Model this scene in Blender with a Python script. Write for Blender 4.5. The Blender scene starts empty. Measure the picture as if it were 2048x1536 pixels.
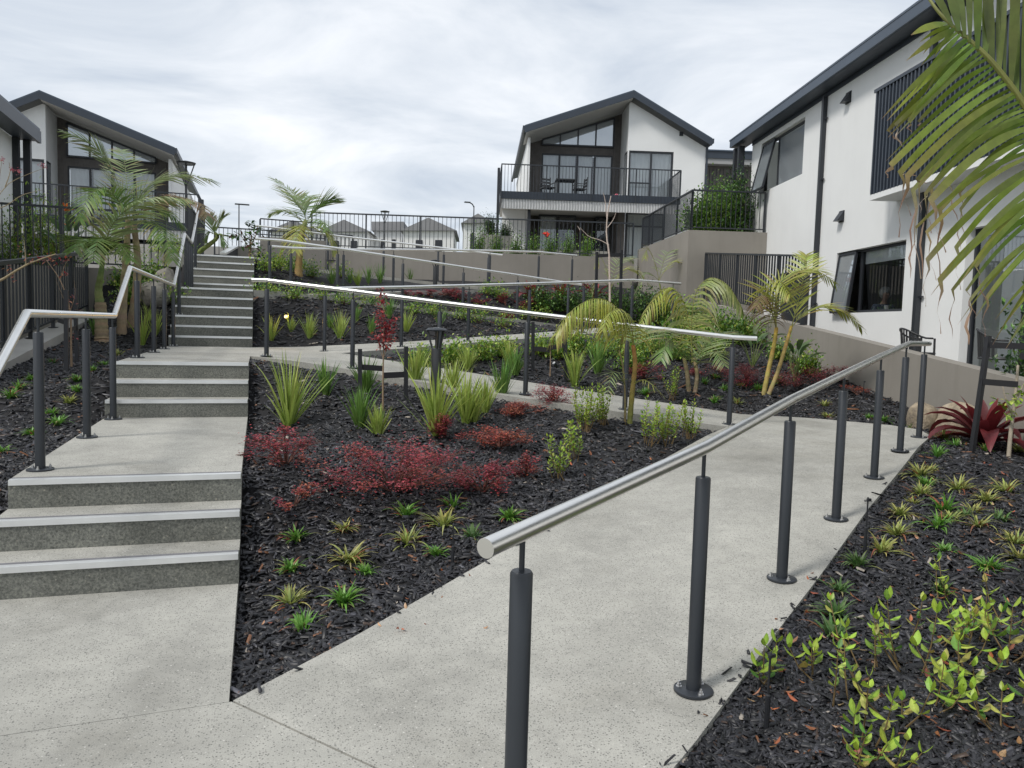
import bpy, math, random
import numpy as np
from mathutils import Vector, Matrix

random.seed(7); RNG = np.random.default_rng(7)
SC = bpy.context.scene
COL = SC.collection
PI = math.pi

# ------------------------------------------------------------------ camera
F_PX = 1578.86
PITCH, ROLL, YAW = 0.0735, 0.0285, 0.3117
CAM = np.array([0.101, -4.658, 1.509])
_fw = np.array([math.sin(YAW)*math.cos(PITCH), math.cos(YAW)*math.cos(PITCH), -math.sin(PITCH)])
_rt = np.array([math.cos(YAW), -math.sin(YAW), 0.0])
_up = np.cross(_rt, _fw)
_r2 = math.cos(ROLL)*_rt + math.sin(ROLL)*_up
_u2 = -math.sin(ROLL)*_rt + math.cos(ROLL)*_up
cam = bpy.data.cameras.new('camera'); cam.sensor_width = 36.0; cam.lens = 36.0*F_PX/2048.0
cam.clip_end = 6000; cam.clip_start = 0.05
camo = bpy.data.objects.new('camera', cam); COL.objects.link(camo)
M = Matrix(((_r2[0], _u2[0], -_fw[0], CAM[0]), (_r2[1], _u2[1], -_fw[1], CAM[1]),
            (_r2[2], _u2[2], -_fw[2], CAM[2]), (0, 0, 0, 1)))
camo.matrix_world = M
SC.camera = camo

# ------------------------------------------------------------------ sky and sun
SUN_DIR = np.array([-0.62, -0.22, 0.80]); SUN_DIR /= np.linalg.norm(SUN_DIR)
world = bpy.data.worlds.new('World'); SC.world = world; world.use_nodes = True
nt = world.node_tree; nt.nodes.clear()
def N(t, **k):
    n = nt.nodes.new(t)
    for a, b in k.items(): setattr(n, a, b)
    return n
sky = N('ShaderNodeTexSky'); sky.sky_type = 'NISHITA'; sky.sun_disc = False
sky.sun_elevation = math.asin(SUN_DIR[2]); sky.sun_rotation = math.atan2(SUN_DIR[0], SUN_DIR[1])
tc = N('ShaderNodeTexCoord'); sep = N('ShaderNodeSeparateXYZ'); nt.links.new(tc.outputs['Generated'], sep.inputs[0])
mx = N('ShaderNodeMath', operation='MAXIMUM'); mx.inputs[1].default_value = 0.0; nt.links.new(sep.outputs['Z'], mx.inputs[0])
ad = N('ShaderNodeMath', operation='ADD'); ad.inputs[1].default_value = 0.16; nt.links.new(mx.outputs[0], ad.inputs[0])
dx = N('ShaderNodeMath', operation='DIVIDE'); dy = N('ShaderNodeMath', operation='DIVIDE')
nt.links.new(sep.outputs['X'], dx.inputs[0]); nt.links.new(ad.outputs[0], dx.inputs[1])
nt.links.new(sep.outputs['Y'], dy.inputs[0]); nt.links.new(ad.outputs[0], dy.inputs[1])
cmb = N('ShaderNodeCombineXYZ'); nt.links.new(dx.outputs[0], cmb.inputs[0]); nt.links.new(dy.outputs[0], cmb.inputs[1])
mp = N('ShaderNodeMapping'); mp.inputs['Rotation'].default_value = (0, 0, 0.5); mp.inputs['Scale'].default_value = (0.9, 1.1, 1)
nt.links.new(cmb.outputs[0], mp.inputs[0])
n1 = N('ShaderNodeTexNoise'); n1.inputs['Scale'].default_value = 1.3; n1.inputs['Detail'].default_value = 8; n1.inputs['Roughness'].default_value = 0.56
n1.inputs['Distortion'].default_value = 0.5
nt.links.new(mp.outputs[0], n1.inputs['Vector'])
cr = N('ShaderNodeValToRGB')
cr.color_ramp.elements[0].position = 0.33; cr.color_ramp.elements[0].color = (0.50, 0.565, 0.66, 1)
cr.color_ramp.elements[1].position = 0.68; cr.color_ramp.elements[1].color = (0.95, 0.97, 1.0, 1)
e = cr.color_ramp.elements.new(0.47); e.color = (0.68, 0.73, 0.795, 1)
nt.links.new(n1.outputs['Fac'], cr.inputs[0])
sc = N('ShaderNodeVectorMath', operation='SCALE'); sc.inputs['Scale'].default_value = 8.3
nt.links.new(cr.outputs[0], sc.inputs[0])
mixc = N('ShaderNodeMix', data_type='RGBA'); mixc.inputs['Factor'].default_value = 0.92
nt.links.new(sky.outputs[0], mixc.inputs[6]); nt.links.new(sc.outputs[0], mixc.inputs[7])
bg = N('ShaderNodeBackground'); bg.inputs['Strength'].default_value = 0.105
nt.links.new(mixc.outputs[2], bg.inputs['Color'])
wo = N('ShaderNodeOutputWorld'); nt.links.new(bg.outputs[0], wo.inputs['Surface'])
sun = bpy.data.lights.new('sun', 'SUN'); sun.energy = 2.1; sun.angle = math.radians(11); sun.color = (1.0, 0.965, 0.91)
suno = bpy.data.objects.new('sun', sun); COL.objects.link(suno)
suno.rotation_euler = Vector(-SUN_DIR).to_track_quat('-Z', 'Y').to_euler(); suno.location = (-20, -10, 40)
SC.view_settings.view_transform = 'Standard'; SC.view_settings.look = 'None'
SC.view_settings.exposure = 0.38; SC.view_settings.gamma = 1.0; SC.view_settings.use_curve_mapping = False
SC.render.engine = 'CYCLES'
SC.cycles.transparent_max_bounces = 12; SC.cycles.max_bounces = 4; SC.cycles.diffuse_bounces = 3; SC.cycles.glossy_bounces = 3

# ------------------------------------------------------------------ measuring helpers (photo pixel + distance -> place)
def ray(px, py): return _fw + _r2*(px-1024)/F_PX - _u2*(py-768)/F_PX
def at(px, py, D): return CAM + ray(px, py)*D
def onz(px, py, z):
    d = ray(px, py); return CAM + d*(z-CAM[2])/d[2]
def topx(P):
    d = np.asarray(P, float)-CAM; w = d@_fw
    return 1024+F_PX*(d@_r2)/w, 768-F_PX*(d@_u2)/w
# frame of the buildings on the right: dd runs away from the camera, nn to the right
dd = np.array([0.26597, 0.96398, 0.0]); nn = np.array([0.96398, -0.26597, 0.0])
def SL(s, l, z): return np.array([CAM[0], CAM[1], 0]) + dd*s + nn*l + np.array([0, 0, z])
ANG_R = math.atan2(nn[1], nn[0])

# ------------------------------------------------------------------ materials
MAT = {}
def newmat(name):
    m = bpy.data.materials.new(name); m.use_nodes = True; t = m.node_tree
    b = t.nodes['Principled BSDF']; MAT[name] = m
    return m, t, b
def tn(t, typ, **k):
    n = t.nodes.new(typ)
    for a, b in k.items(): setattr(n, a, b)
    return n
def ramp(t, src, stops):
    r = tn(t, 'ShaderNodeValToRGB')
    while len(r.color_ramp.elements) < len(stops): r.color_ramp.elements.new(0.5)
    for e_, (p, c) in zip(r.color_ramp.elements, stops): e_.position = p; e_.color = (*c, 1)
    t.links.new(src, r.inputs[0]); return r.outputs[0]
def noise(t, vec, scale, detail=4, rough=0.55):
    n = tn(t, 'ShaderNodeTexNoise'); n.inputs['Scale'].default_value = scale; n.inputs['Detail'].default_value = detail
    n.inputs['Roughness'].default_value = rough; t.links.new(vec, n.inputs['Vector']); return n.outputs['Fac']
def mixrgb(t, fac, a, b, mode='MIX'):
    m = tn(t, 'ShaderNodeMix', data_type='RGBA', blend_type=mode)
    for i, v in ((0, fac), (6, a), (7, b)):
        if hasattr(v, 'is_output') or isinstance(v, bpy.types.NodeSocket): t.links.new(v, m.inputs[i])
        else: m.inputs[i].default_value = v if i == 0 else (*v, 1)
    return m.outputs[2]
def bump(t, b, h, strength, dist):
    n = tn(t, 'ShaderNodeBump'); n.inputs['Strength'].default_value = strength; n.inputs['Distance'].default_value = dist
    t.links.new(h, n.inputs['Height']); t.links.new(n.outputs[0], b.inputs['Normal'])
def pos(t):
    g = tn(t, 'ShaderNodeNewGeometry'); return g.outputs['Position']

def plain(name, col, rough=0.5, metal=0.0, var=0.12, vscale=3.0, bmp=0.0, bscale=60, spec=0.5, streak=0.0):
    m, t, b = newmat(name)
    p = pos(t)
    f = noise(t, p, vscale, 5)
    c = ramp(t, f, [(0.3, tuple(x*(1-var) for x in col)), (0.7, tuple(min(1, x*(1+var)) for x in col))])
    if streak:
        mpp = tn(t, 'ShaderNodeMapping'); mpp.inputs['Scale'].default_value = (5.0, 5.0, 0.35); t.links.new(p, mpp.inputs[0])
        c = mixrgb(t, streak, c, ramp(t, noise(t, mpp.outputs[0], 1.0, 6, 0.65), [(0.3, (0.62, 0.61, 0.58)), (0.48, (1, 1, 1)), (0.75, (1.04, 1.04, 1.04))]), 'MULTIPLY')
    t.links.new(c, b.inputs['Base Color'])
    b.inputs['Roughness'].default_value = rough; b.inputs['Metallic'].default_value = metal
    b.inputs['Specular IOR Level'].default_value = spec
    if bmp: bump(t, b, noise(t, p, bscale, 3), bmp, 0.004)
    return m

def concrete(name, base, dark, light, speck=1.0, scale=95.0, rough_face=False):
    m, t, b = newmat(name); p = pos(t)
    big = noise(t, p, 1.1, 6, 0.6)
    mid = noise(t, p, 7.0, 5, 0.65)
    c0 = ramp(t, big, [(0.28, tuple(x*0.74 for x in base)), (0.5, base), (0.74, tuple(min(1, x*1.17) for x in base))])
    stn = noise(t, p, 0.45, 9, 0.72)
    c0 = mixrgb(t, 0.7, c0, ramp(t, stn, [(0.36, (0.74, 0.73, 0.70)), (0.5, (1, 1, 1)), (0.66, (1.08, 1.08, 1.07))]), 'MULTIPLY')
    c1 = mixrgb(t, 0.36, c0, ramp(t, mid, [(0.3, (0.66, 0.67, 0.66)), (0.65, (1.14, 1.14, 1.12))]), 'MULTIPLY')
    w = tn(t, 'ShaderNodeMapping'); w.inputs['Scale'].default_value = (1, 1, 1); t.links.new(p, w.inputs[0])
    v = tn(t, 'ShaderNodeTexVoronoi'); v.inputs['Scale'].default_value = scale; v.inputs['Randomness'].default_value = 1
    t.links.new(w.outputs[0], v.inputs['Vector'])
    sepc = tn(t, 'ShaderNodeSeparateColor'); t.links.new(v.outputs['Color'], sepc.inputs[0])
    # a cell is a stone chip when its random value is high and we are near its centre
    chip = tn(t, 'ShaderNodeMath', operation='LESS_THAN'); t.links.new(v.outputs['Distance'], chip.inputs[0]); chip.inputs[1].default_value = 0.36
    sel = tn(t, 'ShaderNodeMath', operation='GREATER_THAN'); t.links.new(sepc.outputs[0], sel.inputs[0]); sel.inputs[1].default_value = 0.36
    mul = tn(t, 'ShaderNodeMath', operation='MULTIPLY'); t.links.new(chip.outputs[0], mul.inputs[0]); t.links.new(sel.outputs[0], mul.inputs[1])
    mul2 = tn(t, 'ShaderNodeMath', operation='MULTIPLY'); t.links.new(mul.outputs[0], mul2.inputs[0]); mul2.inputs[1].default_value = speck
    chipcol = ramp(t, sepc.outputs[1], [(0.0, dark), (0.7, tuple(0.5*(x+y) for x, y in zip(dark, base))), (0.93, base), (1.0, light)])
    c2 = mixrgb(t, mul2.outputs[0], c1, chipcol)
    fine = noise(t, p, 240.0, 2, 0.6)
    if rough_face:
        c2 = mixrgb(t, 0.85, c2, ramp(t, noise(t, p, 75.0, 5, 0.7), [(0.34, (0.5, 0.5, 0.49)), (0.5, (0.95, 0.95, 0.94)), (0.66, (1.5, 1.47, 1.38))]), 'MULTIPLY')
    c3 = mixrgb(t, 0.75, c2, ramp(t, fine, [(0.32, (0.74, 0.74, 0.74)), (0.66, (1.18, 1.18, 1.18))]), 'MULTIPLY')
    t.links.new(c3, b.inputs['Base Color']); b.inputs['Roughness'].default_value = 0.85
    b.inputs['Specular IOR Level'].default_value = 0.25
    bump(t, b, fine, 0.35, 0.003)
    return m
concrete('concrete', (0.368, 0.360, 0.328), (0.085, 0.085, 0.082), (0.62, 0.6, 0.56), 0.8, 105)
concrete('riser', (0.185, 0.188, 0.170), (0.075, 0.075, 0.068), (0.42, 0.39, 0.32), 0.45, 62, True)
plain('kerb', (0.36, 0.35, 0.325), 0.85, var=0.1, vscale=2, bmp=0.3, bscale=90)
plain('joint', (0.06, 0.06, 0.058), 0.9)
plain('powder', (0.024, 0.028, 0.034), 0.40, var=0.1, vscale=2)
plain('charcoal', (0.022, 0.025, 0.031), 0.5, var=0.1, vscale=2)
plain('roofmetal', (0.055, 0.075, 0.105), 0.45, var=0.08, vscale=1.2)
plain('fascia', (0.032, 0.042, 0.058), 0.45, var=0.08, vscale=1.2)
plain('white_render', (0.74, 0.745, 0.735), 0.75, var=0.035, vscale=0.9, bmp=0.12, bscale=140, streak=0.05)
plain('cream', (0.55, 0.53, 0.49), 0.75, var=0.04, vscale=1)
plain('beige_wall', (0.245, 0.226, 0.198), 0.85, var=0.10, vscale=0.9, bmp=0.25, bscale=120, streak=0.2)
plain('beige_planter', (0.26, 0.25, 0.225), 0.85, var=0.08, vscale=2)
plain('cladding', (0.098, 0.088, 0.080), 0.6, var=0.22, vscale=4)
plain('alu', (0.78, 0.79, 0.79), 0.32, metal=0.55, var=0.05, vscale=8)
plain('grip', (0.15, 0.15, 0.16), 0.8, var=0.15, vscale=20)
plain('galv', (0.6, 0.6, 0.6), 0.3, metal=0.9, var=0.1, vscale=20)
plain('stake', (0.012, 0.013, 0.016), 0.55, var=0.2, vscale=6)
plain('strap', (0.006, 0.006, 0.008), 0.7, var=0.1)
plain('soil', (0.011, 0.0105, 0.0115), 0.95, var=0.3, vscale=9, bmp=0.9, bscale=45)
plain('far_ground', (0.10, 0.12, 0.06), 0.95, var=0.25, vscale=0.2)
plain('paving', (0.30, 0.29, 0.27), 0.9, var=0.1, vscale=1)
plain('curtain', (0.72, 0.73, 0.74), 0.9, var=0.05, vscale=6)
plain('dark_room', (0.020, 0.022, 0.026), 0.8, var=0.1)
plain('room_wall', (0.45, 0.45, 0.43), 0.8, var=0.05)
plain('far_roof', (0.20, 0.20, 0.205), 0.8, var=0.12, vscale=0.5)  # grey lightened, distance haze is put into the roof colour
plain('far_white', (0.70, 0.70, 0.69), 0.85, var=0.05, vscale=0.3)
plain('far_grey', (0.33, 0.33, 0.33), 0.85, var=0.05, vscale=0.3)
plain('wicker', (0.03, 0.031, 0.033), 0.5, var=0.3, vscale=60)
plain('lamp_black', (0.03, 0.032, 0.034), 0.4, var=0.1)
plain('paper', (0.8, 0.8, 0.78), 0.8)
plain('skin', (0.50, 0.30, 0.22), 0.55, var=0.08, vscale=10)
plain('hair', (0.50, 0.50, 0.49), 0.8, var=0.25, vscale=50, bmp=0.8, bscale=70)
plain('pink', (0.55, 0.12, 0.17), 0.8)
plain('red_flower', (0.65, 0.045, 0.02), 0.6, var=0.2, vscale=20)
plain('orange_flower', (0.75, 0.16, 0.01), 0.6, var=0.2, vscale=20)
# stainless
m, t, b = newmat('stainless'); p = pos(t)
b.inputs['Metallic'].default_value = 1.0
t.links.new(ramp(t, noise(t, p, 9, 2), [(0.3, (0.80, 0.79, 0.76)), (0.7, (0.86, 0.85, 0.82))]), b.inputs['Base Color'])
t.links.new(ramp(t, noise(t, p, 12, 3), [(0.3, (0.27, 0.27, 0.27)), (0.7, (0.32, 0.32, 0.32))]), b.inputs['Roughness'])
# blouse pattern
m, t, b = newmat('blouse'); p = pos(t)
v = tn(t, 'ShaderNodeTexVoronoi'); v.inputs['Scale'].default_value = 30; t.links.new(p, v.inputs['Vector'])
t.links.new(ramp(t, v.outputs['Distance'], [(0.25, (0.28, 0.33, 0.42)), (0.5, (0.05, 0.08, 0.16))]), b.inputs['Base Color']); b.inputs['Roughness'].default_value = 0.8
# rock
m, t, b = newmat('rock'); p = pos(t)
c = ramp(t, noise(t, p, 5, 8, 0.65), [(0.28, (0.10, 0.085, 0.07)), (0.5, (0.33, 0.27, 0.19)), (0.72, (0.47, 0.41, 0.32))])
t.links.new(c, b.inputs['Base Color']); b.inputs['Roughness'].default_value = 0.9; bump(t, b, noise(t, p, 18, 7, 0.7), 0.8, 0.03)
m, t, b = newmat('rock_grey'); p = pos(t)
c = ramp(t, noise(t, p, 5, 8, 0.65), [(0.28, (0.09, 0.085, 0.075)), (0.5, (0.24, 0.225, 0.20)), (0.72, (0.36, 0.34, 0.30))])
t.links.new(c, b.inputs['Base Color']); b.inputs['Roughness'].default_value = 0.9; bump(t, b, noise(t, p, 18, 7, 0.7), 0.8, 0.03)
# foliage, bark chips, trunks: colour stored on the mesh (pigment), plus fine noise
def tinted(name, rough, transl, nscale=40, spec=0.5):
    m, t, b = newmat(name); p = pos(t)
    a = tn(t, 'ShaderNodeAttribute'); a.attribute_name = 'tint'
    c = mixrgb(t, 0.5, a.outputs['Color'], ramp(t, noise(t, p, nscale, 3), [(0.3, (0.68, 0.68, 0.68)), (0.7, (1.3, 1.3, 1.3))]), 'MULTIPLY')
    t.links.new(c, b.inputs['Base Color']); b.inputs['Roughness'].default_value = rough
    b.inputs['Specular IOR Level'].default_value = spec
    if transl:
        tr = tn(t, 'ShaderNodeBsdfTranslucent'); t.links.new(c, tr.inputs['Color'])
        mx_ = tn(t, 'ShaderNodeMixShader'); mx_.inputs[0].default_value = transl
        t.links.new(b.outputs[0], mx_.inputs[1]); t.links.new(tr.outputs[0], mx_.inputs[2])
        t.links.new(mx_.outputs[0], t.nodes['Material Output'].inputs['Surface'])
    return m
tinted('leaf', 0.42, 0.3)
tinted('bark_chip', 0.48, 0.0, 60, 0.5)
tinted('trunk', 0.75, 0.0, 25, 0.3)
# glass
m, t, b = newmat('glass'); t.nodes.remove(b)
gl = tn(t, 'ShaderNodeBsdfGlossy'); gl.inputs['Roughness'].default_value = 0.015; gl.inputs['Color'].default_value = (0.85, 0.88, 0.9, 1)
tp = tn(t, 'ShaderNodeBsdfTransparent'); tp.inputs['Color'].default_value = (0.82, 0.85, 0.85, 1)
lw = tn(t, 'ShaderNodeLayerWeight'); lw.inputs['Blend'].default_value = 0.25
mr = tn(t, 'ShaderNodeMapRange'); mr.inputs['To Min'].default_value = 0.14; mr.inputs['To Max'].default_value = 0.85
t.links.new(lw.outputs['Fresnel'], mr.inputs['Value'])
ms = tn(t, 'ShaderNodeMixShader'); t.links.new(mr.outputs[0], ms.inputs[0]); t.links.new(tp.outputs[0], ms.inputs[1]); t.links.new(gl.outputs[0], ms.inputs[2])
t.links.new(ms.outputs[0], t.nodes['Material Output'].inputs['Surface'])
# mirror-like upper glazing; pale blue-grey base colour stands in for reflected sky
m, t, b = newmat('glass_dark'); b.inputs['Metallic'].default_value = 0.45; b.inputs['Roughness'].default_value = 0.03
b.inputs['Specular IOR Level'].default_value = 1.0; b.inputs['IOR'].default_value = 2.2
p = pos(t); t.links.new(ramp(t, noise(t, p, 0.6, 3), [(0.3, (0.36, 0.40, 0.43)), (0.7, (0.46, 0.50, 0.53))]), b.inputs['Base Color'])
m, t, b = newmat('lit_lamp'); b.inputs['Emission Color'].default_value = (1.0, 0.60, 0.20, 1); b.inputs['Emission Strength'].default_value = 1.5
m, t, b = newmat('frosted'); b.inputs['Base Color'].default_value = (0.62, 0.62, 0.6, 1); b.inputs['Roughness'].default_value = 0.3

# ------------------------------------------------------------------ mesh helpers
class MB:
    def __init__(s): s.v = []; s.f = []; s.c = []; s.cur = (0.5, 0.5, 0.5)
    def add(s, vs, fs, col=None):
        o = len(s.v); s.v.extend([tuple(map(float, q)) for q in vs]); s.f.extend([tuple(i+o for i in f) for f in fs])
        if col is None: col = s.cur
        if len(col) == len(vs) and not isinstance(col[0], (int, float)): s.c.extend(col)
        else: s.c.extend([col]*len(vs))
    def box(s, a, b):
        x0, y0, z0 = a; x1, y1, z1 = b
        s.add([(x0, y0, z0), (x1, y0, z0), (x1, y1, z0), (x0, y1, z0), (x0, y0, z1), (x1, y0, z1), (x1, y1, z1), (x0, y1, z1)],
              [(0, 3, 2, 1), (4, 5, 6, 7), (0, 1, 5, 4), (1, 2, 6, 5), (2, 3, 7, 6), (3, 0, 4, 7)])
        return s
    def bar(s, p, q, w, h, upv=(0, 0, 1)):
        p = np.array(p, float); q = np.array(q, float); d = q-p; d /= np.linalg.norm(d)
        r = np.cross(d, upv)
        if np.linalg.norm(r) < 1e-4: r = np.cross(d, (0, 1, 0))
        r /= np.linalg.norm(r); u = np.cross(r, d)
        vs = []
        for e_ in (p, q):
            for a, b_ in ((-1, -1), (1, -1), (1, 1), (-1, 1)): vs.append(e_+r*a*w/2+u*b_*h/2)
        s.add(vs, [(0, 1, 2, 3), (7, 6, 5, 4), (0, 4, 5, 1), (1, 5, 6, 2), (2, 6, 7, 3), (3, 7, 4, 0)])
        return s
    def tube(s, pts, rad, seg=8, cap=True, cols=None):
        pts = [np.array(p, float) for p in pts]; n = len(pts)
        if not hasattr(rad, '__len__'): rad = [rad]*n
        prev = None; rings = []
        for i in range(n):
            if i == 0: d = pts[1]-pts[0]
            elif i == n-1: d = pts[-1]-pts[-2]
            else:
                a = pts[i]-pts[i-1]; b_ = pts[i+1]-pts[i]; a = a/np.linalg.norm(a); b_ = b_/np.linalg.norm(b_); d = a+b_
            d = d/np.linalg.norm(d)
            if prev is None:
                r = np.cross(d, (0, 0, 1.0))
                if np.linalg.norm(r) < 1e-3: r = np.cross(d, (0, 1.0, 0))
            else: r = prev - d*(prev@d)
            r = r/np.linalg.norm(r); prev = r; u = np.cross(r, d)
            k = 1.0
            if 0 < i < n-1:
                cosang = max(0.5, (a@d)); k = 1.0/cosang
                # mitre: stretch in the bend plane
                bend = b_-a; bl = np.linalg.norm(bend)
            ring = []
            for j in range(seg):
                an = 2*PI*j/seg; off = (r*math.cos(an)+u*math.sin(an))*rad[i]
                if 0 < i < n-1 and bl > 1e-4:
                    e_ = bend/bl; off = off + e_*(off@e_)*(k-1)
                ring.append(pts[i]+off)
            rings.append(ring)
        vs = [q for r_ in rings for q in r_]; fs = []
        for i in range(n-1):
            for j in range(seg):
                a = i*seg+j; b_ = i*seg+(j+1) % seg
                fs.append((a, b_, b_+seg, a+seg))
        if cap: fs.append(tuple(range(seg-1, -1, -1))); fs.append(tuple((n-1)*seg+j for j in range(seg)))
        col = None
        if cols is not None: col = [c_ for c_ in cols for _ in range(seg)]
        s.add(vs, fs, col)
        return s
    def lathe(s, prof, seg=16, o=(0, 0, 0)):
        vs = []; fs = []
        for r, z in prof:
            for j in range(seg):
                a = 2*PI*j/seg; vs.append((o[0]+r*math.cos(a), o[1]+r*math.sin(a), o[2]+z))
        for i in range(len(prof)-1):
            for j in range(seg):
                a = i*seg+j; b_ = i*seg+(j+1) % seg; fs.append((a, b_, b_+seg, a+seg))
        fs.append(tuple(range(seg-1, -1, -1))); fs.append(tuple((len(prof)-1)*seg+j for j in range(seg)))
        s.add(vs, fs); return s
    def poly(s, pts, thick_vec):
        n = len(pts); pts = [np.array(p, float) for p in pts]; tv = np.array(thick_vec, float)
        vs = pts+[p+tv for p in pts]
        fs = [tuple(range(n-1, -1, -1)), tuple(n+i for i in range(n))]
        for i in range(n): j = (i+1) % n; fs.append((i, j, j+n, i+n))
        s.add(vs, fs); return s
    def strip(s, pts, wid, side, cols, fold=0.0):
        """a leaf blade: centre line pts, widths, side vector(s)"""
        n = len(pts); vs = []; cc = []; fs = []
        for i in range(n):
            sd = side[i] if isinstance(side, list) else side
            p = np.array(pts[i]); w = wid[i]
            up_ = np.array((0, 0, fold*w))
            vs += [p-sd*w/2+up_, p, p+sd*w/2+up_] if fold else [p-sd*w/2, p+sd*w/2]
            cc += [cols[i]]*(3 if fold else 2)
        k = 3 if fold else 2
        for i in range(n-1):
            for j in range(k-1):
                a = i*k+j; fs.append((a, a+1, a+1+k, a+k))
        s.add(vs, fs, cc)
    def build(s, name, mat, parent=None, origin=None, smooth=False):
        me = bpy.data.meshes.new(name)
        v = np.array(s.v, float).reshape(-1, 3)
        if origin is not None: v = v-np.array(origin, float)
        me.from_pydata(v.tolist(), [], s.f); me.update()
        if mat in ('leaf', 'bark_chip', 'trunk'):
            at_ = me.color_attributes.new('tint', 'FLOAT_COLOR', 'POINT')
            c_ = np.ones((len(s.v), 4), np.float32); c_[:, :3] = np.array(s.c, np.float32).reshape(-1, 3)
            at_.data.foreach_set('color', c_.ravel())
        me.materials.append(MAT[mat])
        if smooth: me.polygons.foreach_set('use_smooth', [True]*len(me.polygons))
        o = bpy.data.objects.new(name, me); COL.objects.link(o)
        if parent is not None: o.parent = parent
        elif origin is not None: o.location = origin
        return o
def inst(src, name, parent, loc, rotz=0.0):
    o = bpy.data.objects.new(name, src.data); COL.objects.link(o); o.parent = parent; o.location = loc; o.rotation_euler = (0, 0, rotz)
    return o
def thing(name, label, cat, loc=(0, 0, 0), rotz=0.0, group=None):
    o = bpy.data.objects.new(name, None); COL.objects.link(o); o.empty_display_size = 0.2
    o.location = loc; o.rotation_euler = (0, 0, rotz); o['label'] = label; o['category'] = cat
    if group: o['group'] = group
    return o
def tag(o, label, cat, group=None):
    o['label'] = label; o['category'] = cat
    if group: o['group'] = group
    return o
def struct(o): o['kind'] = 'structure'; return o
def smooth_by(o, ang=40):
    me = o.data; me.polygons.foreach_set('use_smooth', [True]*len(me.polygons))
    try: me.set_sharp_from_angle(angle=math.radians(ang))
    except Exception: pass
    return o
ORD = ['leftmost', 'second', 'third', 'fourth', 'fifth', 'sixth', 'seventh', 'eighth', 'ninth', 'tenth', 'eleventh', 'twelfth', 'thirteenth',
       'fourteenth', 'fifteenth', 'sixteenth', 'seventeenth', 'eighteenth', 'nineteenth', 'twentieth', 'twenty-first', 'twenty-second',
       'twenty-third', 'twenty-fourth', 'twenty-fifth', 'twenty-sixth', 'twenty-seventh', 'twenty-eighth', 'twenty-ninth', 'thirtieth']
ROWS = {}
def row(key, o, P): ROWS.setdefault(key, []).append((topx(P)[0], o))
def finish_rows():
    for (desc, where), lst in ROWS.items():
        lst.sort(key=lambda a: a[0]); n = len(lst)
        for i, (x, o) in enumerate(lst):
            if n == 1: o['label'] = f'{desc} {where}'
            elif i == 0: o['label'] = f'{desc} {where}, leftmost of them'
            elif i == n-1: o['label'] = f'{desc} {where}, rightmost of them'
            else: o['label'] = f'{desc} {where}, {ORD[i]} from the left'
            if n > 1: o['group'] = f'{desc.split(",")[0]}s {where}'

# ------------------------------------------------------------------ the hillside: stairs and ramps
R_, T_ = 0.17043, 0.32007
YS = []
y = 0.0
for i in range(17):
    if i in (1, 2, 4, 5, 7, 8, 9, 10, 11, 13, 14, 15, 16): y += T_
    elif i == 3: y += 3.105
    elif i == 6: y += 5.044
    elif i == 12: y += 2.045
    YS.append(y)
SX0, SX1 = -1.31, 0.0
Z1, Z2, Z3, Z4 = 3*R_, 6*R_, 12*R_, 17*R_
slabs = []      # (polygon xy) for keeping mulch and plants off the paving
def lerp(a, b, t_): return a+(b-a)*t_
def resample(pts, n):
    pts = np.array(pts, float); d = np.r_[0, np.cumsum(np.linalg.norm(np.diff(pts[:, :2], axis=0), axis=1))]
    u = np.linspace(0, d[-1], n); return np.stack([np.interp(u, d, pts[:, k]) for k in range(pts.shape[1])], 1)
def strip_slab(name, left, right, n=24, depth=0.35, mat='concrete'):
    L = resample(left, n); Rr = resample(right, n); mb = MB()
    vs = []; fs = []
    for i in range(n): vs += [L[i], Rr[i], L[i]-[0, 0, depth], Rr[i]-[0, 0, depth]]
    for i in range(n-1):
        a = 4*i; b_ = a+4
        fs += [(a, a+1, b_+1, b_), (a+2, b_+2, b_+3, a+3), (a, b_, b_+2, a+2), (a+1, a+3, b_+3, b_+1)]
    fs += [(0, 2, 3, 1), (4*n-4, 4*n-3, 4*n-1, 4*n-2)]
    mb.add(vs, fs)
    slabs.append(np.vstack([L[:, :2], Rr[::-1, :2]]))
    return struct(mb.build(name, mat))
def flat_slab(name, pts, z, depth=0.3, mat='concrete'):
    mb = MB(); mb.poly([(x, y_, z-depth) for x, y_ in pts], (0, 0, depth)); slabs.append(np.array(pts, float))
    return struct(mb.build(name, mat))
# bottom paving: three pours with open joints between them
j2 = np.array([0.48, -0.62]); j2 /= np.linalg.norm(j2)
flat_slab('landing', [(-7, -2.06), (-0.004, -1.462), (-0.004, -0.0), (-7, 0.0)], 0.0)
flat_slab('path', [(-7, -2.068), (0.006, -1.4645), tuple(np.array([0.006, -1.4645])+j2*7), (0.8, -9.5), (-7, -9.5)], 0.0)
mbj = MB(); mbj.box((-7, -9.4, -0.33), (-0.02, -0.1, -0.02)); mbj.poly([(-0.05, -1.40, -0.33), (0.03, -1.43, -0.33), (4.3, -6.9, -0.33), (-0.05, -6.9, -0.33)], (0, 0, 0.31)); struct(mbj.build('joint_bed', 'joint'))
def zr1(x, y_): return min(0.46, max(0.0, ((x-1.17)*0.789+(y_+2.43)*0.614)*0.0768))
r1L = [(0.012, -1.455), (0.52, -1.01), (1.44, -0.21), (2.10, 0.38), (2.96, 1.13), (3.84, 1.87), (4.55, 2.47), (5.07, 2.905)]
r1R = [tuple(np.array([0.012, -1.455])+j2*2.3), (1.73, -2.16), (2.54, -1.52), (3.08, -1.10), (4.19, -0.21), (5.25, 0.60), (6.1, 1.27), (6.96, 1.96)]
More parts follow.
